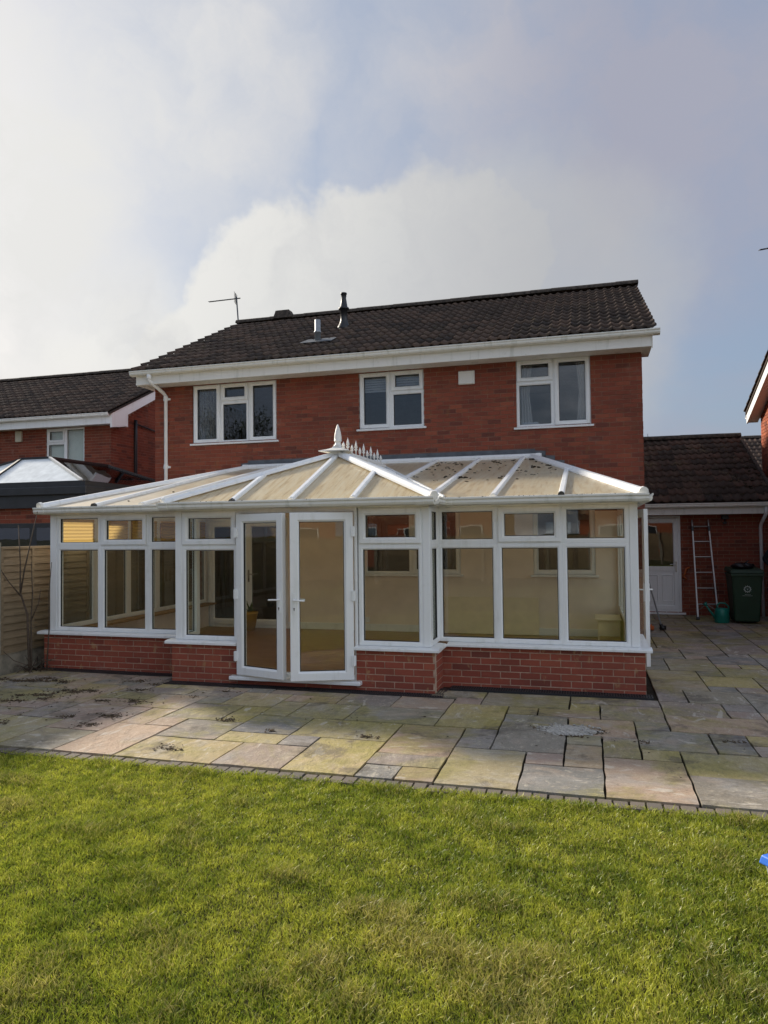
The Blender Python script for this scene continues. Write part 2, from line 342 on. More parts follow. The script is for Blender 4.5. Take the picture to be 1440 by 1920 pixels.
# ------------------------------------------------------------------ mesh helpers
class MB:
    def __init__(s): s.v = []; s.f = []
    def poly(s, pts):
        i = len(s.v); s.v += [tuple(p) for p in pts]; s.f.append(tuple(range(i, i+len(pts)))); return s
    def hexa(s, c):                       # 8 corners: bottom 0-3, top 4-7
        i = len(s.v); s.v += [tuple(p) for p in c]
        for f in ((3, 2, 1, 0), (4, 5, 6, 7), (0, 1, 5, 4), (1, 2, 6, 5), (2, 3, 7, 6), (3, 0, 4, 7)): s.f.append(tuple(i+k for k in f))
        return s
    def box(s, x0, y0, z0, x1, y1, z1):
        return s.hexa([(x0, y0, z0), (x1, y0, z0), (x1, y1, z0), (x0, y1, z0), (x0, y0, z1), (x1, y0, z1), (x1, y1, z1), (x0, y1, z1)])
    def beam(s, p0, p1, w, h, upv=(0, 0, 1), lift=0.0):
        p0, p1, upv = Vector(p0), Vector(p1), Vector(upv); d = (p1-p0).normalized(); sd_ = d.cross(upv).normalized(); n = sd_.cross(d)
        a = sd_*(w/2); c = []
        for z in (lift, lift+h):
            for p, q in ((p0, -1), (p0, 1), (p1, 1), (p1, -1)): c.append(p + a*q + n*z)
        return s.hexa([c[0], c[1], c[2], c[3], c[4], c[5], c[6], c[7]])
    def sweep(s, prof, p0, p1, upv=(0, 0, 1)):   # closed 2D profile (side, up) swept straight
        p0, p1, upv = Vector(p0), Vector(p1), Vector(upv); d = (p1-p0).normalized(); sd_ = d.cross(upv).normalized(); n = sd_.cross(d); k = len(prof); i = len(s.v)
        for p in (p0, p1): s.v += [tuple(p + sd_*a + n*b) for a, b in prof]
        for j in range(k): s.f.append((i+j, i+(j+1) % k, i+k+(j+1) % k, i+k+j))
        s.f.append(tuple(range(i+k-1, i-1, -1))); s.f.append(tuple(range(i+k, i+2*k))); return s
    def tube(s, pts, rad, n=8):
        pts = [Vector(p) for p in pts]; rad = rad if isinstance(rad, (list, tuple)) else [rad]*len(pts); i = len(s.v); prev = None
        for k, p in enumerate(pts):
            d = (pts[min(k+1, len(pts)-1)] - pts[max(k-1, 0)]).normalized()
            a = Vector((0, 0, 1)) if abs(d.z) < .9 else Vector((1, 0, 0))
            if prev is not None: a = prev
            u = d.cross(a).normalized(); w = u.cross(d).normalized(); prev = w
            for j in range(n):
                t = 2*math.pi*j/n; s.v.append(tuple(p + (u*math.cos(t) + w*math.sin(t))*rad[k]))
        for k in range(len(pts)-1):
            for j in range(n): s.f.append((i+k*n+j, i+k*n+(j+1) % n, i+(k+1)*n+(j+1) % n, i+(k+1)*n+j))
        s.f.append(tuple(range(i+n-1, i-1, -1))); s.f.append(tuple(range(i+(len(pts)-1)*n, i+len(pts)*n))); return s
    def lathe(s, c, prof, n=16):          # prof: (radius, height) from bottom to top
        c = Vector(c); i = len(s.v)
        for r_, h in prof:
            for j in range(n):
                t = 2*math.pi*j/n; s.v.append((c.x+r_*math.cos(t), c.y+r_*math.sin(t), c.z+h))
        for k in range(len(prof)-1):
            for j in range(n): s.f.append((i+k*n+j, i+k*n+(j+1) % n, i+(k+1)*n+(j+1) % n, i+(k+1)*n+j))
        s.f.append(tuple(range(i+n-1, i-1, -1))); s.f.append(tuple(range(i+(len(prof)-1)*n, i+len(prof)*n))); return s
    def blobby(s, c, r, squash=1.0, seed=0, rough=.35):
        rr = random.Random(seed); c = Vector(c); i = len(s.v); nu, nv = 7, 4
        rows = []
        for a in range(1, nv):
            for b_ in range(nu):
                th = math.pi*a/nv; ph = 2*math.pi*b_/nu; q = r*(1+rr.uniform(-rough, rough))
                s.v.append((c.x+q*math.sin(th)*math.cos(ph), c.y+q*math.sin(th)*math.sin(ph), c.z+q*math.cos(th)*squash))
        s.v.append((c.x, c.y, c.z+r*squash)); s.v.append((c.x, c.y, c.z-r*squash*.5)); T = i+nu*(nv-1); B = T+1
        for a in range(nv-2):
            for b_ in range(nu): s.f.append((i+a*nu+b_, i+(a+1)*nu+b_, i+(a+1)*nu+(b_+1) % nu, i+a*nu+(b_+1) % nu))
        for b_ in range(nu):
            s.f.append((T, i+b_, i+(b_+1) % nu)); s.f.append((B, i+(nv-2)*nu+(b_+1) % nu, i+(nv-2)*nu+b_))
        return s
    def mesh(s, name, smooth=False):
        me = bpy.data.meshes.new(name); me.from_pydata(s.v, [], s.f); me.update()
        bm = bmesh.new(); bm.from_mesh(me); bmesh.ops.recalc_face_normals(bm, faces=bm.faces); bm.to_mesh(me); bm.free()
        if smooth:
            for p in me.polygons: p.use_smooth = True
        return me
    def build(s, name, mt, parent=None, smooth=False, bevel=0.0):
        me = s.mesh(name, smooth); me.materials.append(M[mt] if isinstance(mt, str) else mt)
        o = link(name, me, parent)
        if bevel:
            bv = o.modifiers.new('bevel', 'BEVEL'); bv.width = bevel; bv.segments = 2; bv.limit_method = 'ANGLE'; bv.angle_limit = R(40)
        return o
ORG = {}
def link(name, data, parent=None, matrix=None):
    o = bpy.data.objects.new(name, data); col.objects.link(o)
    if matrix is not None: o.matrix_basis = matrix
    if parent is not None:
        o.parent = parent
        t = ORG.get(parent.name)
        if t is not None: o.matrix_parent_inverse = Matrix.Translation(-t)
    return o
def tag(o, label=None, cat=None, group=None, kind=None):
    if label: o['label'] = label
    if cat: o['category'] = cat
    if group: o['group'] = group
    if kind: o['kind'] = kind
    return o
def thing(name, loc, label, cat, group=None):
    o = bpy.data.objects.new(name, None); col.objects.link(o); o.location = loc; o.empty_display_size = .2
    ORG[o.name] = Vector(loc); return tag(o, label, cat, group)
CAMP = Vector((0, 0, CAMH))

class Plane:                               # local frame: u along a wall, d outwards, z up
    def __init__(s, o, u, n): s.o, s.u, s.n = Vector(o), Vector(u).normalized(), Vector(n).normalized()
    def P(s, u, z, d=0.0): return s.o + s.u*u + s.n*d + Vector((0, 0, z))
    def box(s, mb, u0, u1, z0, z1, d0, d1):
        return mb.hexa([s.P(u0, z0, d1), s.P(u1, z0, d1), s.P(u1, z0, d0), s.P(u0, z0, d0), s.P(u0, z1, d1), s.P(u1, z1, d1), s.P(u1, z1, d0), s.P(u0, z1, d0)])
    def ring(s, mb, u0, u1, z0, z1, w, d0, d1, ch=.014):  # mitred frame with a chamfered inner edge
        prof = [(0, d0), (0, d1-.004), (.004, d1), (w-ch, d1), (w, d1-ch*.9), (w, d0)]; i = len(mb.v); k = len(prof)
        for (cu, cz, su, sz) in ((u0, z0, 1, 1), (u1, z0, -1, 1), (u1, z1, -1, -1), (u0, z1, 1, -1)):
            mb.v += [tuple(s.P(cu+su*t, cz+sz*t, d)) for t, d in prof]
        for c in range(4):
            e = (c+1) % 4
            for j in range(k):
                mb.f.append((i+c*k+j, i+e*k+j, i+e*k+(j+1) % k, i+c*k+(j+1) % k))
        return mb

def wall_boxes(mb, pl, u0, u1, z0, z1, ops, d0, d1):   # a wall slab with rectangular openings
    us = sorted({u0, u1, *[v for o in ops for v in o[:2] if u0 < v < u1]}); zs = sorted({z0, z1, *[v for o in ops for v in o[2:4] if z0 < v < z1]})
    for a, b_ in zip(us, us[1:]):
        run = None
        for c, d in zip(zs, zs[1:]):
            hole = any(o[0] < (a+b_)/2 < o[1] and o[2] < (c+d)/2 < o[3] for o in ops)
            if not hole: run = (run[0], d) if run else (c, d)
            if hole and run: pl.box(mb, a, b_, run[0], run[1], d0, d1); run = None
        if run: pl.box(mb, a, b_, run[0], run[1], d0, d1)
    return mb

UNIT = MB().box(-.5, -.5, -.5, .5, .5, .5).mesh('brick')
def bricks(parent, pl, u0, u1, z0, z1, ops, mt, nind, skip=None, d=(-.045, .007), off=0.0, seed=1, c=.075, bl=.225):
    """brickwork in stretcher bond; the nind largest in view are single objects, the rest one joined part"""
    rr = random.Random(seed); items = []; me = UNIT.copy(); me.materials.clear(); me.materials.append(M[mt])
    k = 0; z = z0
    while z < z1-.02:
        h = min(.065, z1-z); u = u0 - ((k % 2)*bl/2 + off) % bl
        while u < u1:
            a, b_ = max(u, u0)+.0, min(u+bl-.010, u1); segs = [(a, b_)]
            for o in ops:
                if o[2] < z+h*.5 < o[3]:
                    ns = []
                    for s_, e in segs:
                        if o[1] <= s_ or o[0] >= e: ns.append((s_, e)); continue
                        if s_ < o[0]: ns.append((s_, o[0]))
                        if e > o[1]: ns.append((o[1], e))
                    segs = ns
            for s_, e in segs:
                if e-s_ > .025 and not (skip and skip((s_+e)/2, z+h/2)): items.append((s_, e, z, z+h, rr.uniform(-.002, .003)))
            u += bl
        z += c; k += 1
    items.sort(key=lambda t: (pl.P((t[0]+t[1])/2, t[2]) - CAMP).length)
    rot = Matrix((pl.u, -pl.n, Vector((0, 0, 1)))).transposed().to_4x4()
    for s_, e, a, b_, j in items[:nind]:
        mx = Matrix.Translation(pl.P((s_+e)/2, (a+b_)/2, (d[0]+d[1])/2+j)) @ rot @ Matrix.Diagonal((e-s_, d[1]-d[0], b_-a, 1))
        link('brick', me, parent, mx)
    rest = items[nind:]
    if rest:
        mb = MB()
        for s_, e, a, b_, j in rest: pl.box(mb, s_, e, a, b_, d[0]+j, d[1]+j)
        o = mb.build('brickwork', mt, parent); o['kind'] = 'stuff'

# roof tile with two rolls; u across, v up the slope, n out
TW, TG, TL_ = .33, .345, .40
def tile_mesh():
    mb = MB(); k = 12; top = []
    def wv(t): q = math.cos(4*math.pi*t); return .026*(max(q, -.35)+.1)*.9
    for (v, n) in ((0, .046), (TL_, .006)): top.append([(TW*(j/k)-.002, v, n+wv(j/k)) for j in range(k+1)])
    lip = [(p[0], 0.0, p[2]-.032) for p in top[0]]
    i = 0; mb.v = top[0]+top[1]+lip
    for j in range(k): mb.f.append((j, j+1, k+1+j+1, k+1+j)); mb.f.append((2*(k+1)+j, 2*(k+1)+j+1, j+1, j))
    i = len(mb.v); a, b_ = top[0][0], top[1][0]; mb.f.append((0, k+1, 2*(k+1))); mb.f.append((k, 3*(k+1)-1, 2*k+1))
    return mb
TB = tile_mesh()
def tiles(parent, origin, u, v, ncol, nrow, mt, nind, seed=3, clip=None):
    """rows of tiles: origin at the eave, u along the eave, v up the slope"""
    u = Vector(u).normalized(); v = Vector(v).normalized(); n = u.cross(v).normalized()
    if n.z < 0: n = -n
    me = TB.mesh('roof_tile', True); me.materials.append(M[mt]); rr = random.Random(seed); items = []
    for r_ in range(nrow):
        for c in range(ncol):
            p = Vector(origin)+u*(c*TW)+v*(r_*TG)+n*rr.uniform(0, .006)
            if clip and not clip(p): continue
            items.append((p, rr.uniform(-.012, .012)))
    items.sort(key=lambda t: (t[0]-CAMP).length)
    rot = Matrix((u, v, n)).transposed().to_4x4()
    for p, a in items[:nind]: link('roof_tile', me, parent, Matrix.Translation(p) @ rot @ Matrix.Rotation(a, 4, 'Z'))
    if items[nind:]:
        mb = MB()
        for p, a in items[nind:]:
            mx = Matrix.Translation(p) @ rot; i = len(mb.v); mb.v += [tuple(mx @ Vector(q)) for q in TB.v]; mb.f += [tuple(i+k for k in f) for f in TB.f]
        me2 = bpy.data.meshes.new('tile_field'); me2.from_pydata(mb.v, [], mb.f); me2.update(); me2.materials.append(M[mt])
        for p in me2.polygons: p.use_smooth = True
        o = link('tile_field', me2, parent); o['kind'] = 'stuff'
def ridge_tiles(parent, p0, p1, mt, r=.125, step=.45):
    p0, p1 = Vector(p0), Vector(p1); d = (p1-p0); n = max(1, round(d.length/step)); d /= n; sdv = d.normalized().cross(Vector((0, 0, 1)))
    mb = MB(); k = 8; pr = [(r*math.cos(math.pi*j/k), r*.85*math.sin(math.pi*j/k)-.02) for j in range(k+1)]
    L_ = d.length+.012
    for q, s_ in ((0, 1.0), (L_, .97)): mb.v += [tuple(d.normalized()*q+sdv*a*s_+Vector((0, 0, b_*s_))) for a, b_ in pr]
    for j in range(k): mb.f.append((j, j+1, k+2+j, k+1+j))
    mb.f.append(tuple(range(k+1))); mb.f.append(tuple(range(k+1, 2*k+2)))
    me = mb.mesh('ridge_tile'); me.materials.append(M[mt])
    for i in range(n): link('ridge_tile', me, parent, Matrix.Translation(p0+d*i+Vector((0, 0, random.uniform(-.004, .004)))))
GUT = [(-.055, .0), (.0, -.0), (.045, .012), (.058, .035), (.055, .06), (.068, .075), (.066, .092), (.056, .092), (.05, .07), (.0, .02), (-.045, .02), (-.045, .085), (-.055, .085)]
def gutter(parent, p0, p1, mt='gutter', side=1, name='gutter', brackets=True):
    mb = MB(); mb.sweep([(a*side, b_) for a, b_ in GUT], p0, p1); o = mb.build(name, mt, parent)
    if brackets:
        p0, p1 = Vector(p0), Vector(p1); n = int((p1-p0).length/.95)
        for i in range(1, n+1):
            q = p0+(p1-p0)*(i/(n+1)); d = (p1-p0).normalized(); mb = MB()
            mb.sweep([(a*side*1.07+.002*side, b_*1.04-.004) for a, b_ in GUT], q-d*.022, q+d*.022); mb.build('gutter_bracket', mt, parent if parent is None or o.parent is None else o)
    return o

# window builder on a plane. bays: (u0,u1,z0,z1,kind)
def glaze(parent, pl, bays, name='window', glass='glass', fmat='white', dout=.0, fd=.07):
    """each window: a frame mesh with panes and opening sashes as its children"""
    out = []
    for (u0, u1, z0, z1, kind) in bays:
        mb = MB(); w = .052; pl.ring(mb, u0, u1, z0, z1, w if kind != 'sash' else .030, dout-fd, dout)
        o = mb.build(name, fmat, parent); out.append(o)
        a, b_, c, d = (u0+.030, u1-.030, z0+.030, z1-.030) if kind == 'sash' else (u0, u1, z0, z1)
        if kind == 'sash':
            ms = MB(); pl.ring(ms, a-.012, b_+.012, c-.012, d+.012, .068, dout-fd+.01, dout+.022, .022); ms.build('sash', fmat, o); w = .056
        g = MB(); pl.ring(g, a+w-.003, b_-w+.003, c+w-.003, d-w+.003, .010, dout-fd*.55, dout-.018, .004); g.build('gasket', 'gasket', o)
        p = MB(); pl.box(p, a+w-.002, b_-w+.002, c+w-.002, d-w+.002, dout-fd*.62, dout-fd*.62+.004); p.build('pane', glass, o)
    return out

# ================================================================== THE SETTING
g = MB(); g.box(-400, -400, -.60, 400, 400, -.10); tag(g.build('ground', 'earth'), kind='structure')
lw = MB(); lw.box(-7.42, -9, -.09, 7.0, 4.945, -.022); lawn = tag(lw.build('lawn', 'earth'), kind='structure')
pb = MB(); pb.box(-7.42, 5.10, -.09, 7.0, 21.0, -.022); patio = tag(pb.build('patio', 'soil'), kind='structure')

# ---- sandstone slabs on a 0.30 m module: 900x600, 600x600, 600x300, 300x300
GX, GY, GP, GQ = -.217, 5.11, .2975, .2985
SLABS = [(-16,7,2,1),(-14,7,2,1),(-13,6,1,1),(-12,8,1,1),(-12,6,2,2),(-11,8,3,1),(-10,7,2,1),(-10,5,1,2),(-9,5,2,2),(-13,4,2,2),(-11,4,1,2),(-10,3,2,2),(-8,3,3,2),(-13,3,1,1),(-12,2,2,2),(-10,2,2,1),(-8,2,1,1),(-12,0,3,2),(-9,0,2,2),(-7,0,2,3),(-8,7,2,2),(-6,7,2,2),(-7,5,3,2),(-5,9,2,1),(-4,8,1,1),(-4,5,2,3),(-5,2,2,3),(-3,3,1,2),(-5,1,2,1),(-5,0,1,1),(-4,0,1,1),(-3,0,2,3),(-3,8,3,2),(0,9,3,1),(0,8,1,1),(1,7,2,2),(-2,7,1,1),(-1,7,2,1),(-2,6,2,1),(-2,3,2,3),(0,5,2,2),(0,4,1,1),(0,2,1,2),(1,3,1,2),(-1,2,1,1),(-1,0,2,2),(1,0,2,3),(3,10,1,2),(4,10,2,2),(3,8,2,2),(5,9,1,1),(5,8,1,1),(3,6,3,2),(2,6,1,1),(2,4,2,2),(4,4,1,2),(2,3,1,1),(3,2,3,2),(3,0,2,2),(5,5,1,1),(3,14,2,2),(3,12,2,2),(5,15,1,1),(5,13,2,2),(5,12,1,1),(4,16,2,3),(3,16,1,3),(5,20,2,2),(5,19,1,1),(6,18,2,2),(7,21,2,3),(6,17,1,1),(6,15,2,2),(7,20,1,1),(4,22,3,2),(-21,9,3,1),(-22,7,2,1),(-20,7,1,2),(-22,5,3,2),(-19,5,2,3),(-17,7,1,3),(-17,6,2,1),(-17,3,2,3),(-15,5,2,2),(-15,2,1,3),(-14,3,1,2),(-14,0,2,3),(-16,0,2,2),(-16,2,1,1),(-18,0,2,3),(-18,3,1,2),(-20,4,2,1),(-20,3,2,1)]
occ = set()
def free(x, y, w, h): return all((i, j) not in occ for i in range(x, x+w) for j in range(y, y+h))
def take(x, y, w, h): occ.update((i, j) for i in range(x, x+w) for j in range(y, y+h))
for s_ in SLABS: take(*s_)
# what the buildings stand on is not paved
for i in range(-24, 3):
    for j in range(0, 60):
        x, y = GX+GP*(i+.5), GY+GQ*(j+.5)
        if (y > 8.12 and x < .65) or (y > 7.86 and -4.95 < x < -1.70) or (y > 12.5 and x < .85): occ.add((i, j))
rr = random.Random(11)
allslabs = list(SLABS)
for j in range(0, 38):
    for i in range(-24, 17):
        if (i, j) in occ: continue
        opts = [(3, 2), (2, 3), (2, 2), (2, 2), (2, 1), (1, 2), (1, 1)]; rr.shuffle(opts); opts.append((1, 1))
        for w, h in opts:
            if j+h <= 38 and i+w <= 17 and free(i, j, w, h): take(i, j, w, h); allslabs.append((i, j, w, h)); break
slab_me = {}
def slab_mesh(w, h, var):
    """a riven slab: uneven top, slightly wavering cut edges"""
    k = (w, h, var)
    if k in slab_me: return slab_me[k]
    r_ = random.Random(hash(k) % 9999+5); W, H = w*GP-.017, h*GQ-.017; nx, ny = w*2+1, h*2+1; mb = MB()
    ex = [r_.uniform(-.0045, .0045) for _ in range(40)]
    for b_ in range(ny):
        for a in range(nx):
            x, y = -W/2+W*a/(nx-1), -H/2+H*b_/(ny-1)
            if a in (0, nx-1): x += ex[b_]
            if b_ in (0, ny-1): y += ex[10+a]
            mb.v.append((x, y, r_.uniform(-.0012, .0012)))
    for b_ in range(ny-1):
        for a in range(nx-1): q = b_*nx+a; mb.f.append((q, q+1, q+nx+1, q+nx))
    rim = [a for a in range(nx)]+[b_*nx+nx-1 for b_ in range(1, ny)]+[(ny-1)*nx+a for a in range(nx-2, -1, -1)]+[b_*nx for b_ in range(ny-2, 0, -1)]
    i0 = len(mb.v)
    for q in rim: v = mb.v[q]; mb.v.append((v[0], v[1], -.045))
    for t in range(len(rim)): mb.f.append((rim[t], i0+t, i0+(t+1) % len(rim), rim[(t+1) % len(rim)]))
    me = mb.mesh('paving_slab'); me.materials.append(M['stone'])
    slab_me[k] = me; return me
allslabs.sort(key=lambda s_: (GX+GP*(s_[0]+s_[2]/2))**2+(GY+GQ*(s_[1]+s_[3]/2))**2)
rest_slabs = MB()
for n_, (i, j, w, h) in enumerate(allslabs):
    cx, cy = GX+GP*(i+w/2), GY+GQ*(j+h/2); z = rr.uniform(-.003, .003)
    me = slab_mesh(w, h, rr.randrange(3)); ky = 1.0
    if j+h == 9 and -5.15 < cx < -1.5: ky = (h*GQ-.10)/(h*GQ); cy -= .05
    if n_ < 300:
        link('paving_slab', me, patio, Matrix.Translation((cx, cy, z)) @ Matrix.Diagonal((1, ky, 1, 1)) @ Matrix.Rotation(rr.uniform(-.004, .004), 4, 'Z') @ Matrix.Rotation(rr.uniform(-.003, .003), 4, 'X'))
    else:
        q = len(rest_slabs.v); rest_slabs.v += [(v.co.x+cx, v.co.y*ky+cy, v.co.z+z) for v in me.vertices]; rest_slabs.f += [tuple(q+k for k in p.vertices) for p in me.polygons]
if rest_slabs.v: rest_slabs.build('outer_slabs', 'stone', patio)['kind'] = 'stuff'

# ---- block edging between patio and lawn
eb = MB(); eb.box(-7.42, 4.95, -.09, 7.0, 5.098, -.02); edging = tag(eb.build('path_edging', 'soil'), kind='structure')
bmesh_edge = []
for k in range(4):
    r_ = random.Random(k); mb = MB(); W, D = .098, .136
    c = [(-W+r_.uniform(-.002, .002))/2, (W+r_.uniform(-.002, .002))/2]
    mb.hexa([(c[0], -D/2, -.06), (c[1], -D/2, -.06), (c[1], D/2, -.06), (c[0], D/2, -.06), (c[0]+.005, -D/2+.005, 0), (c[1]-.005, -D/2+.005, 0), (c[1]-.005, D/2-.005, 0), (c[0]+.005, D/2-.005, 0)])
    me = mb.mesh('edging_block'); me.materials.append(M['block']); bmesh_edge.append(me)
x = -7.35
while x < 6.9:
    link('edging_block', rr.choice(bmesh_edge), edging, Matrix.Translation((x, 5.024+rr.uniform(-.004, .004), rr.uniform(-.010, -.002))) @ Matrix.Rotation(rr.uniform(-.02, .02), 4, 'Z')); x += .1045

# ---- lawn grass: one mass of blades
def grass():
    def vn(x, y, s, seed):               # value noise
        r_ = np.random.default_rng(seed); G = r_.random((64, 64)); x = (x*s) % 63; y = (y*s) % 63; i, j = x.astype(int), y.astype(int); fx, fy = x-i, y-j
        fx, fy = fx*fx*(3-2*fx), fy*fy*(3-2*fy)
        return (G[i, j]*(1-fx)+G[i+1, j]*fx)*(1-fy)+(G[i, j+1]*(1-fx)+G[i+1, j+1]*fx)*fy
    P = []
    # dense where the camera looks, thinner away from it
    n = 780000; X = rng.uniform(-6.2, 3.4, n); Y = rng.uniform(1.7, 5.0, n)
    a = np.degrees(np.arctan2(X, Y))+math.degrees(YAW); keep = np.abs(a) < 36; X, Y = X[keep], Y[keep]
    dist = np.hypot(X, Y); keep = rng.random(len(X)) < np.clip(1.25-.09*dist, .5, 1); P.append((X[keep], Y[keep]))
    n = 620000; X = rng.uniform(-7.3, 6.5, n); Y = rng.uniform(-7, 4.97, n); a = np.abs(np.degrees(np.arctan2(X, Y))+math.degrees(YAW)); k = ((a >= 36) | (Y < 1.7)) & (rng.random(n) < np.where(Y > .5, 1.0, .18)); P.append((X[k], Y[k]))
    X = np.concatenate([p[0] for p in P]); Y = np.concatenate([p[1] for p in P]); n = len(X)
    t1 = vn(X+40, Y+40, 1.3, 1); t2 = vn(X+40, Y+40, 4.5, 2); t3 = vn(X+40, Y+40, 14, 3); t4 = vn(X+40, Y+40, .7, 4)
    hgt = (.012+.014*t2+.013*t3+.014*np.clip((t2-.66)*4, 0, 1))*rng.uniform(.55, 1.35, n); edge = Y > 4.88; hgt[edge] *= 1.25
    lean = rng.uniform(.25, 1.25, n)*hgt; ang = rng.uniform(0, 2*np.pi, n)+ (t2-.5)*3
    wd = rng.uniform(.0009, .0019, n)*(1+.25*np.hypot(X, Y)/3); wa = rng.uniform(0, np.pi, n)
    z0 = np.full(n, -.024); dx, dy = np.cos(ang)*lean, np.sin(ang)*lean; wx, wy = np.cos(wa)*wd, np.sin(wa)*wd
    V = np.zeros((n, 5, 3), np.float32)
    V[:, 0] = np.stack([X-wx, Y-wy, z0], 1); V[:, 1] = np.stack([X+wx, Y+wy, z0], 1)
    V[:, 2] = np.stack([X+dx*.35+wx*.9, Y+dy*.35+wy*.9, z0+hgt*.62], 1); V[:, 3] = np.stack([X+dx*.35-wx*.9, Y+dy*.35-wy*.9, z0+hgt*.62], 1)
    V[:, 4] = np.stack([X+dx, Y+dy, z0+hgt], 1)
    base = np.arange(n)[:, None]*5
    loops = np.concatenate([base+np.array([0, 1, 2, 3]), base+np.array([3, 2, 4])], 1).astype(np.int32).ravel()
    starts = (np.arange(n)[:, None]*7+np.array([0, 4])).astype(np.int32).ravel(); tot = np.tile(np.array([4, 3], np.int32), n)
    me = bpy.data.meshes.new('lawn_grass'); me.vertices.add(n*5); me.vertices.foreach_set('co', V.ravel()); me.loops.add(len(loops)); me.loops.foreach_set('vertex_index', loops)
    me.polygons.add(n*2); me.polygons.foreach_set('loop_start', starts); me.polygons.foreach_set('loop_total', tot); me.update(calc_edges=True)
    gA, gB, gC = np.array([.160, .240, .022]), np.array([.455, .455, .062]), np.array([.58, .47, .19])
    f = np.clip(.5+.5*(t1-.5)+.2*(t4-.5)+.4*(t2-.5)*-1+.7*(t3-.5)+rng.uniform(-.35, .35, n), 0, 1)[:, None]; C = gA*(1-f)+gB*f
    tuft = np.clip((t2-.66)*5, 0, 1)[:, None]; C = C*(1-.25*tuft)
    dead = (rng.random(n) < .08+.60*np.clip((t2*.62+t4*.34+.25*(t1-.5)-.60)*3.5, 0, 1)); fd = rng.uniform(.35, .9, n)[:, None]; C = np.where(dead[:, None], C*(1-fd)+gC*fd, C)
    C *= (rng.uniform(.6, 1.4, n)*(1+.35*(t3-.5)))[:, None]
    C4 = np.ones((n, 5, 4), np.float32); C4[:, :, :3] = C[:, None, :]
    at = me.color_attributes.new('Col', 'FLOAT_COLOR', 'POINT'); at.data.foreach_set('color', C4.ravel()); me.materials.append(M['grass'])
    o = link('lawn_grass', me); return tag(o, 'short green lawn grass with straw-coloured patches in front of patio', 'grass', kind='stuff')
grass()

# ================================================================== THE HOUSE
HY = 12.546; HX0, HX1 = -8.283, .892; ZS = 4.76; EY, EZ = 12.07, 4.99; RY, RZ = 16.45, 7.10
house = thing('house', (-3.7, HY, 0), 'two-storey red brick house with brown tiled roof behind the conservatory', 'house')
W1 = (-7.44, -5.65, 3.575, 4.735); W2 = (-4.005, -2.79, 3.69, 4.735); W3 = (-1.155, .083, 3.58, 4.755)
GW1 = (-3.93, -2.16, 1.05, 2.25); GW2 = (-.91, .11, 1.05, 2.25); GD = (-7.13, -5.43, .02, 2.1)
ops = [W1, W2, W3, GW1, GW2, GD]
pr = Plane((0, HY, 0), (1, 0, 0), (0, -1, 0))
wb = MB(); wall_boxes(wb, pr, HX0, HX1, -.05, ZS+.25, ops, -.28, -.002)
rearw = wb.build('wall', 'mortar', house)
def hidden(u, z):                          # bricks behind the conservatory roof are not laid
    if u > .60 or u < -7.22: return False
    top = 3.0 if -6.2 < u < -.95 else (2.2+(.62-u)*.54 if u > -.95 else 2.2+(u+7.27)*.80)
    return z < top-.12
bricks(rearw, pr, HX0, HX1, 0, ZS, ops, 'brick', 300, skip=hidden, d=(-.06, .004))
side = MB(); side.box(HX0, HY+.285, -.05, HX0+.28, 20.3, ZS+.25); side.box(HX1-.28, HY+.285, -.05, HX1, 20.3, ZS+.25); side.box(HX0+.28, 20.02, -.05, HX1-.28, 20.3, ZS+.25)
for xa in (HX0, HX1-.28): side.poly([(xa, HY+.3, ZS+.25), (xa, 20.3, ZS+.25), (xa, RY, RZ-.08)]).poly([(xa+.28, HY+.3, ZS+.25), (xa+.28, 20.3, ZS+.25), (xa+.28, RY, RZ-.08)])
side.build('outer_wall', 'brick', house)
sidep = Plane((HX1, HY, 0), (0, 1, 0), (1, 0, 0)); bricks(side and house.children[-1], sidep, .0, 4.2, 0, 4.7, [], 'brick', 0, d=(-.04, .012), off=.11)
rm = MB(); rm.box(HX0+.29, HY+.3, 2.45, HX1-.29, 20.0, 2.60); rm.box(HX0+.29, HY+.3, ZS+.02, HX1-.29, 20.0, ZS+.1); rm.build('floor_and_ceiling', 'room', house)
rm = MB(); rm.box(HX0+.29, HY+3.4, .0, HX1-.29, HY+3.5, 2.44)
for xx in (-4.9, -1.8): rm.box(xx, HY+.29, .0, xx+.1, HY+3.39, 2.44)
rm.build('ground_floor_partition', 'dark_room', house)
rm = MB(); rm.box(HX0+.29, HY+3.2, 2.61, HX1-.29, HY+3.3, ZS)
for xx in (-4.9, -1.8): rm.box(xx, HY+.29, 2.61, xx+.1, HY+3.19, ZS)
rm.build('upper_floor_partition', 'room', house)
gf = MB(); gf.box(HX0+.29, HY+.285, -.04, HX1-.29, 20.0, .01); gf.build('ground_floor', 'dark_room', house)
# windows
def sill(parent, u0, u1, z, d0=-.05, d1=.045, h=.035):
    mb = MB(); pr.box(mb, u0-.045, u1+.045, z-h, z, d0, d1); mb.build('sill', 'white', parent, bevel=.006)
def house_window(o, bays):
    ws = glaze(house, pr, bays, glass='glass_dark', dout=-.02)
    f = ws[0]; sill(f, o[0], o[1], o[2]); return ws
a, b_, c, d = W1; w3 = (b_-a)/3
house_window(W1, [(a, a+w3-.005, c, d, 'sash'), (a+w3, a+2*w3, c, c+.80, 'fixed'), (a+w3, a+2*w3, c+.80, d, 'sash'), (a+2*w3+.005, b_, c, d, 'sash')])
a, b_, c, d = W2; h_ = (b_-a)*.49
house_window(W2, [(a, a+h_, c, d, 'sash'), (a+h_, b_, c, c+.66, 'fixed'), (a+h_, b_, c+.66, d, 'sash')])
a, b_, c, d = W3; h_ = (b_-a)*.51
house_window(W3, [(a, a+h_, c, c+.78, 'fixed'), (a, a+h_, c+.78, d, 'sash'), (a+h_, b_, c, d, 'sash')])
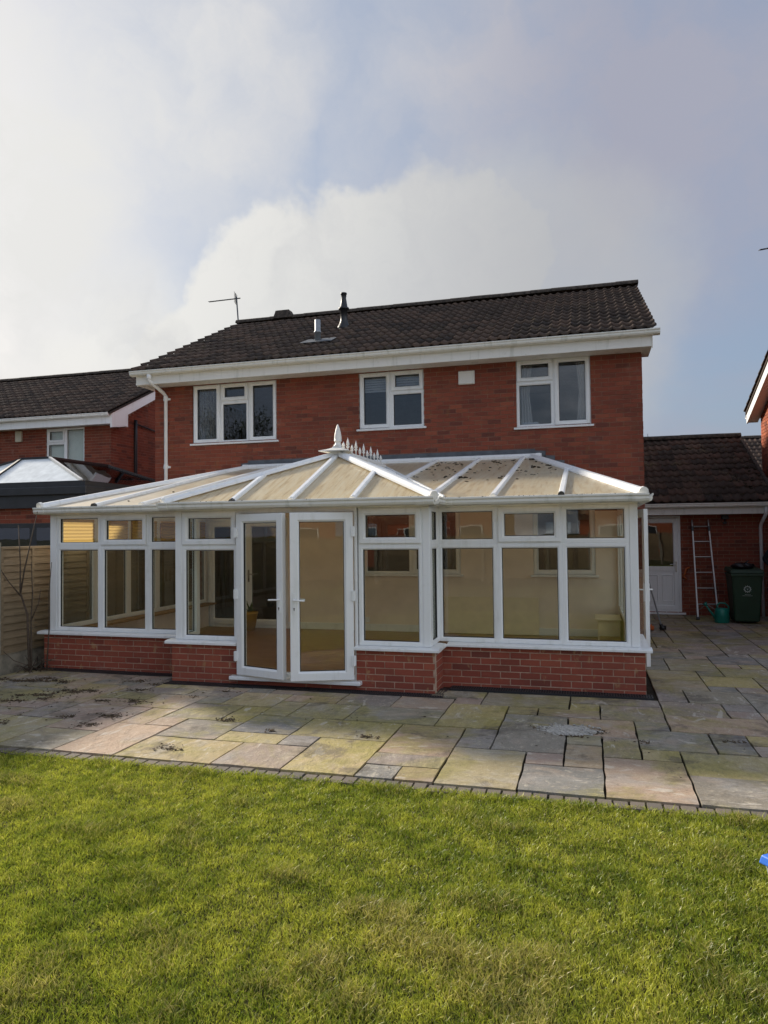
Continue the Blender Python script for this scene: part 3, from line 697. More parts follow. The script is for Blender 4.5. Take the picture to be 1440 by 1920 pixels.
def curtain(name, u0, u1, z0, z1, y, mt, taper=0.0, folds=7):
    mb = MB(); n = folds*6; i = 0
    for z, t in ((z0, 0), ((z0+z1)/2, taper), (z1, 0)):
        for k in range(n+1):
            q = k/n; mb.v.append((u0+(u1-u0)*q*(1-t)+ (t*(u1-u0)*.0), y+.025*math.sin(q*folds*2*math.pi), z))
    for r_ in range(2):
        for k in range(n): q = r_*(n+1)+k; mb.f.append((q, q+1, q+n+2, q+n+1))
    mb.build(name, mt, house, True)
curtain('curtain', W1[0]+.05, W1[0]+.56, W1[2]+.02, W1[3], HY+.16, 'net', 0, 9)
curtain('curtain', W3[0]+.05, W3[0]+.27, W3[2]+.02, W3[3], HY+.16, 'curtain', .25, 4)
curtain('curtain', W3[1]-.05, W3[1]-.24, W3[2]+.02, W3[3], HY+.16, 'curtain', .25, 4)
mb = MB()
for k in range(7): mb.box(W2[0]+.05, HY+.13, W2[3]-.08-.045*k, W2[1]-.05, HY+.14, W2[3]-.045-.045*k)
mb.build('roller_blind', 'blindw', house)
mb = MB(); mb.box(W3[0]+.08, HY+.10, W3[2]+.03, W3[0]+.36, HY+.22, W3[2]+.10); mb.build('window_sill_box', 'blindw', house, bevel=.01)
# ground floor openings seen through the conservatory
gws = glaze(house, pr, [(GW1[0], (GW1[0]+GW1[1])/2, GW1[2], GW1[3], 'fixed'), ((GW1[0]+GW1[1])/2, GW1[1], GW1[2], GW1[3], 'sash')], glass='glass_dark', dout=.0); sill(gws[0], GW1[0], GW1[1], GW1[2], -.02, .09)
gws = glaze(house, pr, [(GW2[0], GW2[1], GW2[2], GW2[3], 'sash')], glass='glass_dark', dout=.0); sill(gws[0], GW2[0], GW2[1], GW2[2], -.02, .09)
def leaf_door(parent, pl, w, z0, z1, hinge, stile=.105, name='door', glass='glass', bottom=None, handle='white', thick=.062, hz=1.02, hdir=1, hinges=True):
    """a glazed leaf in its own plane, u from 0 to w"""
    mb = MB(); pl.ring(mb, 0, w, z0, z1, stile, -thick/2, thick/2, .022); o = mb.build(name, 'white', parent)
    g_ = MB(); pl.ring(g_, stile-.003, w-stile+.003, z0+stile-.003, z1-stile+.003, .010, -.012, .012, .004); g_.build('gasket', 'gasket', o)
    p = MB(); pl.box(p, stile-.002, w-stile+.002, z0+stile-.002, z1-stile+.002, -.004, .004); p.build('pane', glass, o)
    hu = w-.045 if hinge == 'l' else .045; s_ = -1 if hinge == 'l' else 1
    for sd_ in (1, -1):
        hb = MB(); t = thick/2*sd_; pl.box(hb, hu-.016, hu+.016, hz-.13, hz+.10, min(t, t+.012*sd_), max(t, t+.012*sd_))
        hb.tube([pl.P(hu, hz+.02, t+.008*sd_), pl.P(hu, hz+.02, t+.045*sd_), pl.P(hu+s_*.03, hz+.02, t+.052*sd_), pl.P(hu+s_*.12, hz+.015, t+.052*sd_)], .010, 8)
        hb.build('handle', handle, o)
    kb = MB(); kb.tube([pl.P(hu, hz-.075, thick/2+.010), pl.P(hu, hz-.075, thick/2+.0145)], .009, 8); pl.box(kb, hu-.004, hu+.004, hz-.10, hz-.078, thick/2+.0121, thick/2+.0142); kb.build('keyhole', 'gasket', o)
    if hinges:
        for z in (z0+.22, (z0+z1)/2, z1-.22):
            hb = MB(); u = 0 if hinge == 'l' else w
            pl.box(hb, u-.022, u+.022, z-.055, z+.055, thick/2, thick/2+.022); hb.tube([pl.P(u, z-.06, thick/2+.016), pl.P(u, z+.06, thick/2+.016)], .012, 8); hb.build('hinge', 'white', o)
    return o
mb = MB(); pr.ring(mb, GD[0], GD[1], GD[2], GD[3], .06, -.06, .01); fr = mb.build('patio_door_frame', 'white', house)
wl = (GD[1]-GD[0]-.12)/2
leaf_door(house, Plane((GD[0]+.06, HY, 0), (1, 0, 0), (0, -1, 0)), wl, .08, 2.04, 'l', name='patio_door', glass='glass_dark', handle='steel')
leaf_door(house, Plane((GD[0]+.06+wl, HY, 0), (1, 0, 0), (0, -1, 0)), wl, .08, 2.04, 'r', name='patio_door', glass='glass_dark', handle='steel')
# cream plaster on the wall inside the conservatory, skirting and sockets
pp = MB(); front = HY-.006; pts = [(-7.18, .0), (.53, .0), (.53, 2.14), (-.93, 2.98), (-6.22, 2.98), (-7.18, 2.16)]
plz = Plane((0, HY, 0), (1, 0, 0), (0, -1, 0)); wall_boxes(pp, plz, -7.18, .53, .02, 2.12, [GW1, GW2, GD], .006, .014); wall_boxes(pp, plz, -6.1, -1.05, 2.121, 2.9, [GW1, GW2], .006, .014)
pp.build('plaster', 'plaster', house)
sk = MB(); wall_boxes(sk, plz, -7.18, .53, .03, .15, [GD], .0141, .030); sk.build('skirting_board', 'white', house)
sk = MB(); plz.box(sk, -3.98, -3.84, .18, .27, .0141, .024); sk.build('wall_socket', 'white', house, bevel=.003)
# vent cover
mb = MB(); pr.box(mb, -2.155, -1.865, 4.385, 4.625, .005, .05); vc = mb.build('vent_cover', 'white_old', house, bevel=.012); mb = MB(); pr.ring(mb, -2.145, -1.875, 4.395, 4.615, .022, .0505, .060, .006); mb.build('vent_rim', 'white_old', vc)
# roof
sl = math.hypot(RY-EY, RZ-EZ); rv = Vector((0, (RY-EY)/sl, (RZ-EZ)/sl)); rn = Vector((0, -rv.z, rv.y))
RX0, RX1 = -8.47, 1.12
rb = MB(); off = -rn*.04
for A, B_ in (((EY, EZ), (RY, RZ)), ((2*RY-EY, EZ), (RY, RZ))):
    pA, pB = Vector((0, *A)), Vector((0, *B_)); nn = Vector((0, -(pB-pA).z, (pB-pA).y)).normalized(); nn = nn if nn.z > 0 else -nn
    rb.hexa([Vector((RX0+.12, 0, 0))+pA-nn*.06, Vector((RX1-.12, 0, 0))+pA-nn*.06, Vector((RX1-.12, 0, 0))+pB-nn*.06, Vector((RX0+.12, 0, 0))+pB-nn*.06, Vector((RX0+.12, 0, 0))+pA-nn*.012, Vector((RX1-.12, 0, 0))+pA-nn*.012, Vector((RX1-.12, 0, 0))+pB-nn*.012, Vector((RX0+.12, 0, 0))+pB-nn*.012])
roof = rb.build('roof', 'tile', house)
tiles(roof, Vector((RX0, EY, EZ))-rv*.03, (1, 0, 0), rv, 29, 14, 'tile', 300)
bv = Vector((0, -rv.y, rv.z)); tiles(roof, Vector((RX1, 2*RY-EY, EZ)), (-1, 0, 0), bv, 29, 14, 'tile', 0)
ridge_tiles(roof, (RX0, RY, RZ+.05), (RX1+.01, RY, RZ+.05), 'ridge')
mb = MB(); mb.hexa([(-7.42, RY-.16, RZ+.04), (-6.92, RY-.16, RZ+.04), (-6.92, RY+.16, RZ+.04), (-7.42, RY+.16, RZ+.04), (-7.37, RY-.11, RZ+.24), (-7.02, RY-.11, RZ+.24), (-7.02, RY+.11, RZ+.24), (-7.37, RY+.11, RZ+.24)]); mb.build('ridge_vent', 'ridge', roof)
# fascia, soffit, barge boards, gutter, downpipe
mb = MB(); mb.box(RX0+.04, EY+.055, 4.72, RX1-.09, EY+.08, 4.975); mb.box(RX0+.04, EY+.048, 4.72, RX1-.09, EY+.055, 4.75); fas = mb.build('fascia', 'white_old', house)
mb = MB(); mb.box(RX0+.05, EY+.08, 4.735, RX1-.10, HY-.012, 4.745); mb.build('soffit', 'white_old', house)
for xa in (RX0+.04, RX1-.10):
    mb = MB(); mb.hexa([(xa, EY+.09, 4.70), (xa+.025, EY+.09, 4.70), (xa+.025, RY, RZ-.25), (xa, RY, RZ-.25), (xa, EY+.09, 4.95), (xa+.025, EY+.09, 4.95), (xa+.025, RY, RZ-.02), (xa, RY, RZ-.02)]); mb.build('barge_board', 'white_old', house)
mb = MB()
for xa, xb in ((HX0-.001, RX0+.05), (HX1, RX1-.09)): mb.box(min(xa, xb), EY+.09, 4.715, max(xa, xb), HY+.3, 4.735)
mb.build('box_end', 'white_old', house)
gutter(house, (RX0-.04, EY+.0, 4.885), (RX1+.03, EY+.0, 4.885))
mb = MB(); P_ = [(-8.10, EY, 4.89), (-8.10, EY, 4.79), (-8.085, EY+.02, 4.76), (-8.02, HY-.12, 4.60), (-8.01, HY-.05, 4.55), (-8.01, HY-.05, 2.2), (-8.01, HY-.05, .0)]
mb.tube(P_, .036, 10); mb.tube([(-8.10, EY, 4.80), (-8.10, EY, 4.90)], .05, 10); dp = mb.build('downpipe', 'white', house, True)
for z in (4.45, 3.1): mb = MB(); mb.tube([(-8.01, HY-.05, z), (-8.01, HY-.05, z+.09)], .045, 10); mb.box(-8.08, HY-.03, z+.02, -7.93, HY-.004, z+.06); mb.build('pipe_clip', 'white', dp)
# flue, soil vent pipe
def roofz(y): return EZ+(y-EY)*(RZ-EZ)/(RY-EY)
fl = (-4.985, 14.6, roofz(14.6)); mb = MB()
mb.lathe((fl[0], fl[1], fl[2]-.05), [(.18, 0), (.14, .08), (.095, .16), (.078, .22), (.074, .46), (.115, .46), (.115, .49), (.08, .52), (.05, .72), (.058, .74), (.058, .79), (.068, .79), (.068, .82), (.04, .83)], 14); mb.build('flue', 'black', house, True)
vp = (-5.055, 13.2, roofz(13.2)); mb = MB(); mb.lathe((vp[0], vp[1], vp[2]-.03), [(.062, 0), (.058, .24), (.072, .24), (.072, .27), (.056, .28), (.056, .50), (.05, .50)], 14); vpo = mb.build('vent_pipe', 'galv', house, True)
mb = MB(); q = [Vector((vp[0], vp[1], vp[2]))+Vector((a, 0, 0))+rv*b_+rn*.055 for a, b_ in ((-.33, -.14), (.33, -.14), (.36, .16), (-.25, .16))]
mb.hexa([*q, *[p+rn*.012 for p in q]]); mb.build('pipe_flashing', 'lead', vpo)

# ---- aerials
def aerial(name, base, top, boom_dir, boom, label, n=9, tilt=0.0):
    t = thing(name, base, label, 'aerial'); base, top = Vector(base), Vector(top); bd = Vector(boom_dir).normalized(); sx = bd.cross(Vector((0, 0, 1))).normalized()
    mb = MB(); mb.tube([base, top], .018, 8); mb.build('mast', 'lead', t)
    mb = MB(); a = top-Vector((0, 0, .05))+bd*-.1; b2 = a+bd*boom; mb.tube([a, b2], .014, 6); bo = mb.build('boom', 'black', t)
    for k in range(n):
        p = a+(b2-a)*(.28+.72*k/(n-1)); mb = MB(); mb.tube([p-sx*.085-Vector((0, 0, .02)), p+sx*.085+Vector((0, 0, .02))], .008, 5); mb.build('element', 'black', bo)
    for s_ in (1, -1):
        mb = MB(); p = a+bd*.12
        for q in range(4): mb.tube([p+Vector((0, 0, s_*(.02+.035*q)))-sx*.16+bd*.03*q*0, p+Vector((0, 0, s_*(.02+.035*q)))+sx*.16], .006, 5)
        mb.tube([p-sx*.0, p+Vector((0, 0, s_*.14))], .008, 5); mb.build('reflector', 'black', bo)
    return t
aerial('tv_aerial', (-8.40, RY-.05, RZ-.25), (-8.47, RY-.05, 7.82), (-1, -.25, -.10), .80, 'long-boom television aerial on a mast at the left end of the roof ridge')

# ================================================================== THE CONSERVATORY
XL, XM0, XM1, XR = -7.214, -4.975, -1.67, .577
YL, YM, YR = 8.284, 7.889, 8.367
ZB, ZF0, ZF1, ZT = .46, .505, 2.085, 1.655     # brick top, frame bottom/top, transom
cons = thing('conservatory', (-3.3, YR, 0), 'white framed conservatory with beige hipped roof, finial and open French doors', 'conservatory')
DX0, DX1 = -4.10, -2.575                        # French door opening
def plinth(name, pl, u0, u1, nind, off=0.0, seed=5):
    mb = MB(); pl.box(mb, u0, u1, -.06, ZB, -.10, -.001); w = mb.build('dwarf_wall', 'mortar_low', cons)
    bricks(w, pl, u0, u1, -.035, ZB, [], 'brick_low', nind, d=(-.05, .003), off=off, seed=seed)
    return w
FL = Plane((0, YL, 0), (1, 0, 0), (0, -1, 0)); FM = Plane((0, YM, 0), (1, 0, 0), (0, -1, 0)); FR = Plane((0, YR, 0), (1, 0, 0), (0, -1, 0))
SL = Plane((XL, 0, 0), (0, -1, 0), (-1, 0, 0)); SR = Plane((XR, 0, 0), (0, 1, 0), (1, 0, 0))
ML = Plane((XM0, 0, 0), (0, -1, 0), (-1, 0, 0)); MR = Plane((XM1, 0, 0), (0, 1, 0), (1, 0, 0))
plinth('l', FL, XL, XM0, 300, .05); plinth('ml', FM, XM0, DX0+.005, 300, .0, 6); plinth('mr', FM, DX1-.005, XM1, 300, .11, 7); plinth('r', FR, XM1, XR, 300, .0, 8)
plinth('sr', SR, YR+.105, 9.55, 30, .11, 9); plinth('sr2', SR, 10.6, 12.5, 0, .11, 9); plinth('sl', SL, -12.5, -YL-.105, 0, .1, 10); plinth('rm', MR, YM+.105, YR, 30, .03, 12); plinth('rl', ML, -YL, -YM-.105, 30, .03, 13)
# step under the French doors
mb = MB(); FM.box(mb, DX0+.01, DX1-.01, -.06, .06, -.10, -.012); mb.build('door_step', 'brick_low', cons)
# sills
def sillb(pl, u0, u1, z=ZB, d1=.062, ret=True):
    mb = MB(); prof = [(-.10, 0), (d1-.004, 0), (d1, .004), (d1, .026), (d1-.006, .034), (.0, .043), (-.10, .043)]
    i = len(mb.v)
    for u in (u0, u1): mb.v += [tuple(pl.P(u, z+b_, a)) for a, b_ in prof]
    k = len(prof)
    for j in range(k): mb.f.append((i+j, i+(j+1) % k, i+k+(j+1) % k, i+k+j))
    mb.f.append(tuple(range(i, i+k))); mb.f.append(tuple(range(i+k, i+2*k))); return mb.build('sill', 'white', cons)
sillb(FL, XL-.07, XM0); sillb(FM, XM0-.07, DX0+.02); sillb(FM, DX1-.02, XM1+.062); sillb(FR, XM1+.0625, XR+.07)
sillb(SR, YR+.101, 9.55); sillb(SR, 10.6, 12.52); sillb(SL, -12.52, -YL-.101); sillb(MR, YM+.101, YR-.063); sillb(ML, -YL, -YM-.101)
mb = MB(); FM.box(mb, DX0-.06, DX1+.06, .062, .105, -.08, .085); mb.build('door_threshold', 'white', cons, bevel=.008)
# frames: front left (three bays), front middle, front right (three bays), returns, sides
def bayset(pl, us, openers, top=True):
    bays = []
    for k, (a, b_) in enumerate(zip(us, us[1:])):
        bays.append((a, b_, ZF0, ZT, 'fixed')); bays.append((a, b_, ZT, ZF1, 'sash' if k in openers else 'fixed'))
    glaze(cons, pl, bays, dout=-.045)
def post(pl, u0, u1, z0=ZF0, z1=ZF1, d0=-.115, d1=-.040):
    mb = MB(); pl.box(mb, u0, u1, z0, z1, d0, d1); mb.build('corner_post', 'white', cons, bevel=.006)
third = (XM0-XL-.11)/3
bayset(FL, [-7.055, -6.347, -5.615, -4.885], {1})
post(FL, XL+.055, -7.0555)
post(FM, XM0+.02, -4.8655); post(FM, -1.7995, XM1-.045)
bayset(FM, [-4.865, DX0-.005], {0}); bayset(FM, [DX1+.015, -1.80], {0})
tr = (XR-.06-XM1-.03)/3
bayset(FR, [-1.725, -1.022, -.288, .437], {1}); post(FR, .4375, XR-.05)
bayset(MR, [YM+.115, YR+.05], set()); bayset(ML, [-YL-.04, -YM-.115], set())
ys = [YL+.11+((12.45-YL-.11)/5)*k for k in range(6)]
bayset(SL, [-y for y in ys[::-1]], {1, 3})
bayset(SR, [YR+.12, 9.55], set()); bayset(SR, [10.6, 11.55, 12.5], set())
# head beam above the frames
mb = MB()
for pl, u0, u1 in ((FL, XL+.045, XM0), (FM, XM0+.02, XM1-.045), (FR, XM1-.0445, XR-.045), (SL, -12.5, -YL-.1), (SR, YR+.12, 12.5), (MR, YM+.12, YR), (ML, -YL, -YM-.12)): pl.box(mb, u0, u1, ZF1+.001, ZF1+.085, -.11, -.042)
mb.build('head_beam', 'white', cons)
# French doors: frame, two open leaves
mb = MB(); FM.ring(mb, DX0, DX1, .105, ZF1, .042, -.115, -.03); mb.build('door_frame', 'white', cons)
def leaf(hx, ang, w, hinge):
    a = R(ang)
    if hinge == 'l': u = Vector((math.cos(a), -math.sin(a), 0)); o = Vector((hx, YM-.03, 0)); n = Vector((-math.sin(a), -math.cos(a), 0))
    else: u = Vector((math.cos(a), math.sin(a), 0)); n = Vector((math.sin(a), -math.cos(a), 0)); o = Vector((hx, YM-.03, 0))-u*w
    return leaf_door(cons, Plane(o, u, n), w, .125, 2.035, hinge, name='french_door', handle='white')
leaf(DX0+.04, 16, .715, 'l'); leaf(DX1-.025, 20, .72, 'r')
# side door, ajar
mb = MB(); SR.ring(mb, 9.55, 10.6, .06, ZF1, .05, -.115, -.045); mb.build('side_door_frame', 'white', cons)
a = R(9.5); u = Vector((-math.sin(a), math.cos(a), 0)); w = .93
leaf_door(cons, Plane(Vector((XR-.03, 10.56, 0))-u*w, u, Vector((math.cos(a), math.sin(a), 0))), w, .08, 2.06, 'r', name='side_door', thick=.05)
# blinds in the left side
for k in range(5):
    y0, y1 = ys[k]+.06, ys[k+1]-.06; mb = MB(); n = 14
    for q in range(n+1):
        z = ZF1-.05-(ZF1-ZT-.09)*q/n; d = XL+.13+(.012 if q % 2 else 0); mb.v += [(d, y0, z), (d, y1, z)]
    for q in range(n): mb.f.append((2*q, 2*q+1, 2*q+3, 2*q+2))
    mb.build('pleated_blind', 'blind', cons)
# floor
mb = MB(); mb.box(XL+.1, YL+.1, -.05, XR-.1, 12.53, .022); mb.box(XM0+.1, YM+.1, -.05, XM1-.1, YL+.0995, .0219); fl_ = mb.build('floor', 'laminate', cons)
pme = MB().box(0, -.094, 0, 1.19, .094, .008).mesh('floor_board'); pme.materials.append(M['laminate'])
y = YM+.22; k = 0
while y < 12.42:
    lo, hi = (XL+.12, XR-.12) if y > YL+.2 else (XM0+.12, XM1-.12); x = lo-(k*.41 % 1.19)
    while x < hi:
        a, b_ = max(x, lo), min(x+1.19, hi)
        if b_-a > .08: link('floor_board', pme, fl_, Matrix.Translation((a, y, .0225)) @ Matrix.Diagonal(((b_-a-.003)/1.19, .99, 1, 1)))
        x += 1.19
    y += .19; k += 1
# inner sill and low wall lining
mb = MB()
for pl, u0, u1 in ((FL, XL+.12, XM0-.0), (FR, XM1+.0, XR-.12), (FM, XM0+.13, DX0-.01), (FM, DX1+.01, XM1-.13)): pl.box(mb, u0, u1, .031, ZB-.005, -.135, -.102)
SL.box(mb, -12.5, -YL-.14, .031, ZB-.005, -.135, -.102); SR.box(mb, YR+.14, 9.5, .031, ZB-.005, -.135, -.102); mb.build('inner_lining', 'plaster', cons)
mb = MB(); SL.box(mb, -12.5, -YL-.14, ZB-.004, ZB+.03, -.30, -.102); mb.build('inner_sill', 'cardboard', cons)

# ---- roof geometry
ZE = 2.19; EYM, EYS = YM-.10, YL-.06; EXL, EXR, EM0, EM1 = XL+.03, XR-.02, XM0-.0, XM1+.0
AX = (EM0+EM1)/2; T1 = .42; AY = EYM+(AX-EM0); AZ = ZE+(AX-EM0)*T1
WY = HY-.02; T2 = (3.06-ZE)/(WY-EYS); RRX, RLX = -.90, -6.22; T3 = (3.06-ZE)/(EXR-RRX); T4 = (3.06-ZE)/(RLX-EXL); YV = EYS+(AZ-ZE)/T2
zf = dict(front=lambda x, y: ZE+(y-EYM)*T1, mr=lambda x, y: ZE+(EM1-x)*T1, ml=lambda x, y: ZE+(x-EM0)*T1, lean=lambda x, y: ZE+(y-EYS)*T2, sr=lambda x, y: ZE+(EXR-x)*T3, sl=lambda x, y: ZE+(x-EXL)*T4)
def clip(poly, ax, lo, hi):
    for sgn, lim in ((1, lo), (-1, hi)):
        out = []
        for p, q in zip(poly, poly[1:]+poly[:1]):
            a, b_ = sgn*(p[ax]-lim), sgn*(q[ax]-lim)
            if a >= 0: out.append(p)
            if a*b_ < 0: t = a/(a-b_); out.append((p[0]+(q[0]-p[0])*t, p[1]+(q[1]-p[1])*t))
        poly = out
        if len(poly) < 3: return []
    return poly
def sheets(poly, z, ax, cuts, mt, lowz):
    cuts = [-99]+sorted(cuts)+[99]
    for a, b_ in zip(cuts, cuts[1:]):
        p = clip(poly, ax, a+.012, b_-.012)
        if len(p) < 3: continue
        mb = MB(); top = [(x, y, z(x, y)) for x, y in p]; bot = [(x, y, h-.026) for x, y, h in top]; n = len(p); mb.v = top+bot
        mb.f.append(tuple(range(n))); mb.f.append(tuple(range(2*n-1, n-1, -1)))
        for j in range(n): mb.f.append((j, n+j, n+(j+1) % n, (j+1) % n))
        o = mb.build('roof_sheet', mt, cons)
        e = [q for q in top if abs(q[2]-ZE) < .004]          # white closure along the eave edge
        if len(e) >= 2:
            e.sort(key=lambda q: q[1-ax] if False else q[ax]); A_, B_ = Vector(e[0]), Vector(e[-1])
            if (B_-A_).length > .05: cb = MB(); cb.beam(A_-Vector((0, 0, .034)), B_-Vector((0, 0, .034)), .016, .042); cb.build('sheet_closure', 'white_old', o)
BL = [-6.345, -5.615, -4.87, -4.10]; BR = [-.28, -1.035, -1.78, -2.53]; BMc = [-4.08, AX, -2.565]; BS = [9.15, 9.9, 10.65]
sheets([(EM0, EYM), (EM1, EYM), (AX, AY)], zf['front'], 0, BMc, 'poly_y', 0)
sheets([(EM1, EYM), (EM1, EYS), (AX, YV), (AX, AY)], zf['mr'], 1, BS, 'poly_x', 0)
sheets([(EM0, EYM), (AX, AY), (AX, YV), (EM0, EYS)], zf['ml'], 1, BS, 'poly_x', 0)
sheets([(EM1, EYS), (EXR, EYS), (RRX, WY), (AX, WY), (AX, YV)], zf['lean'], 0, BR, 'poly_y', 0)
sheets([(EXL, EYS), (EM0, EYS), (AX, YV), (AX, WY), (RLX, WY)], zf['lean'], 0, BL, 'poly_y', 0)
sheets([(EXR, EYS), (EXR, WY), (RRX, WY)], zf['sr'], 1, [9.4, 10.8], 'poly_x', 0)
sheets([(EXL, EYS), (RLX, WY), (EXL, WY)], zf['sl'], 1, [9.4, 10.8], 'poly_x', 0)
BP = [(-.032, -.006), (.032, -.006), (.032, .022), (.022, .042), (-.022, .042), (-.032, .022)]
HP = [(-.062, -.012), (.062, -.012), (.062, .012), (.030, .050), (-.030, .050), (-.062, .012)]
def bar(p0, p1, prof=BP, cap=None, name='glazing_bar', upv=(0, 0, 1)):
    mb = MB(); mb.sweep(prof, p0, p1, upv); o = mb.build(name, 'white', cons)
    if cap:
        d = (Vector(p0)-Vector(p1)).normalized(); c = Vector(p0)+Vector((0, 0, .014)); r_ = .036 if prof is BP else .055
        cb = MB(); cb.tube([c-d*.02, c+d*.022], r_, 12); cb.build('end_cap', {'w': 'white_old', 'b': 'gasket'}[cap], o)
def e3(x, y, k): return (x, y, zf[k](x, y))
def hipx_right(x): return EYS+(WY-EYS)*(EXR-x)/(EXR-RRX)
def hipx_left(x): return EYS+(WY-EYS)*(x-EXL)/(RLX-EXL)
ov = .035
for k, x in enumerate(BMc): y1 = EYM+min(x-EM0, EM1-x); y1 = min(y1, AY-.1); bar(e3(x, EYM-ov, 'front'), e3(x, y1, 'front'), BP, 'bww'[k])
for k, x in enumerate(BR):
    y0 = EYS-ov if x > EM1-.12 else EYS+(EM1-x)/(EM1-AX)*(YV-EYS)+.05
    if abs(x-EM1) < .13: y0 = EYS+.16
    bar(e3(x, y0, 'lean'), e3(x, min(hipx_right(x), WY-.08), 'lean'), BP, ('b', 'w', None, None)[k])
for k, x in enumerate(BL):
    y0 = EYS-ov if x < EM0 else EYS+(x-EM0)/(AX-EM0)*(YV-EYS)
    bar(e3(x, y0, 'lean'), e3(x, min(hipx_left(x), WY-.08), 'lean'), BP, ('b', 'w', None, None)[k])
for y in BS:
    for kk, x0 in (('mr', EM1), ('ml', EM0)):
        xe = x0
        if y > EYS: xe = x0+(AX-x0)*(y-EYS)/(YV-EYS)
        xt = AX if y > AY else x0+(AX-x0)*(y-EYM)/(AY-EYM)
        if abs(xe-xt) > .1: bar(e3(xe, y, kk), e3(xt, y, kk))
for y in (9.4, 10.8):
    bar(e3(EXR+ov, y, 'sr'), e3(EXR-(EXR-RRX)*(y-EYS)/(WY-EYS), y, 'sr'), BP, 'w'); bar(e3(EXL-ov, y, 'sl'), e3(EXL+(RLX-EXL)*(y-EYS)/(WY-EYS), y, 'sl'), BP, 'w')
for (x0, y0, x1, y1, k) in ((EM0, EYM, AX, AY, 'front'), (EM1, EYM, AX, AY, 'front'), (EXR, EYS, RRX, WY-.06, 'lean'), (EXL, EYS, RLX, WY-.06, 'lean')):
    p, q = Vector(e3(x0, y0, k)), Vector(e3(x1, y1, k)); d = (p-q).normalized(); bar(p+d*.05+Vector((0, 0, .012)), q+Vector((0, 0, .012)), HP, 'w', 'hip_bar')
mb = MB(); mb.sweep([(-.07, -.01), (.07, -.01), (.07, .02), (.035, .055), (-.035, .055), (-.07, .02)], (AX, AY-.12, AZ+.01), (AX, YV+.05, AZ+.01)); rid = mb.build('ridge_bar', 'white_old', cons)
for x0 in (EM1, EM0):
    mb = MB(); p, q = Vector((x0, EYS, ZE+.004)), Vector((AX, YV, AZ+.004)); mb.sweep([(-.05, 0), (.05, 0), (.05, .012), (0, .004), (-.05, .012)], p, q); v_ = mb.build('valley_gutter', 'white_old', cons)
    for s_ in (-1, 1):
        mb = MB(); sd_ = (q-p).normalized().cross(Vector((0, 0, 1)))*(.062*s_); mb.beam(p+sd_, q+sd_, .022, .03); mb.build('valley_bar', 'white', v_)
# ridge against the house wall, lead flashing
mb = MB(); mb.sweep([(-.06, -.02), (.06, -.02), (.065, .02), (.03, .06), (-.06, .07)], (RLX-.08, WY-.05, 3.055), (RRX+.16, WY-.05, 3.055)); wr = mb.build('wall_ridge', 'white', cons)
for x in (RLX-.06, -2.9, RRX+.10): mb = MB(); mb.sweep([(-.064, -.024), (.064, -.024), (.07, .02), (.034, .066), (-.064, .075)], (x-.035, WY-.05, 3.055), (x+.035, WY-.05, 3.055)); mb.build('joint_clip', 'white', wr)
mb = MB(); mb.box(RLX-.02, HY-.020, 3.06, RRX+.05, HY-.006, 3.205); mb.box(RLX-.02, HY-.05, 3.052, RRX+.05, HY-.0205, 3.14); fla = mb.build('lead_flashing', 'lead', cons)
for k in range(9):
    x = RRX+.05+.155*k; z1 = 3.175-.0875*k; mb = MB(); mb.hexa([(x+.001, HY-.016, z1-.20), (x+.175, HY-.016, z1-.20-.09), (x+.175, HY-.006, z1-.20-.09), (x+.001, HY-.006, z1-.20), (x+.001, HY-.016, z1), (x+.175, HY-.016, z1-.012), (x+.175, HY-.006, z1-.012), (x+.001, HY-.006, z1)]); mb.build('flashing_step', 'lead', fla)
for k in range(7):
    x = RLX-.02-.13*k; z1 = 3.165-.108*k; mb = MB(); mb.hexa([(x-.15, HY-.016, z1-.31), (x-.001, HY-.016, z1-.20), (x-.001, HY-.006, z1-.20), (x-.15, HY-.006, z1-.31), (x-.15, HY-.016, z1-.012), (x-.001, HY-.016, z1), (x-.001, HY-.006, z1), (x-.15, HY-.006, z1-.012)]); mb.build('flashing_step', 'lead', fla)
# gutters round the eaves
zg = 2.095
def cg(p0, p1): return gutter(cons, p0, p1, 'gutter', 1, 'gutter', False)
cg((EXL-.075, EYS-.055, zg), (EM0-.06, EYS-.055, zg)); cg((EM0-.06, EYM-.055, zg), (EM1+.055, EYM-.055, zg)); cg((EM1+.056, EYS-.055, zg), (EXR+.075, EYS-.055, zg))
cg((EM1+.055, EYM-.055, zg), (EM1+.055, EYS+.03, zg)); cg((EM0-.055, EYS+.03, zg), (EM0-.055, EYM-.055, zg)); cg((EXR+.055, EYS-.05, zg), (EXR+.055, 12.45, zg)); cg((EXL-.055, 12.45, zg), (EXL-.055, EYS-.05, zg))
gj = MB()
for x, y in ((EM1-.10, EYM-.055), (EXR-.03, EYS-.055), (EM0+.02, EYM-.055), (EXL+.05, EYS-.055), (EM1+.13, EYS-.055)):
    q = MB(); q.sweep([(a*1.08+.002, b_*1.05-.004) for a, b_ in GUT], (x-.045, y, zg), (x+.045, y, zg)); q.build('gutter_joint', 'gutter', cons)
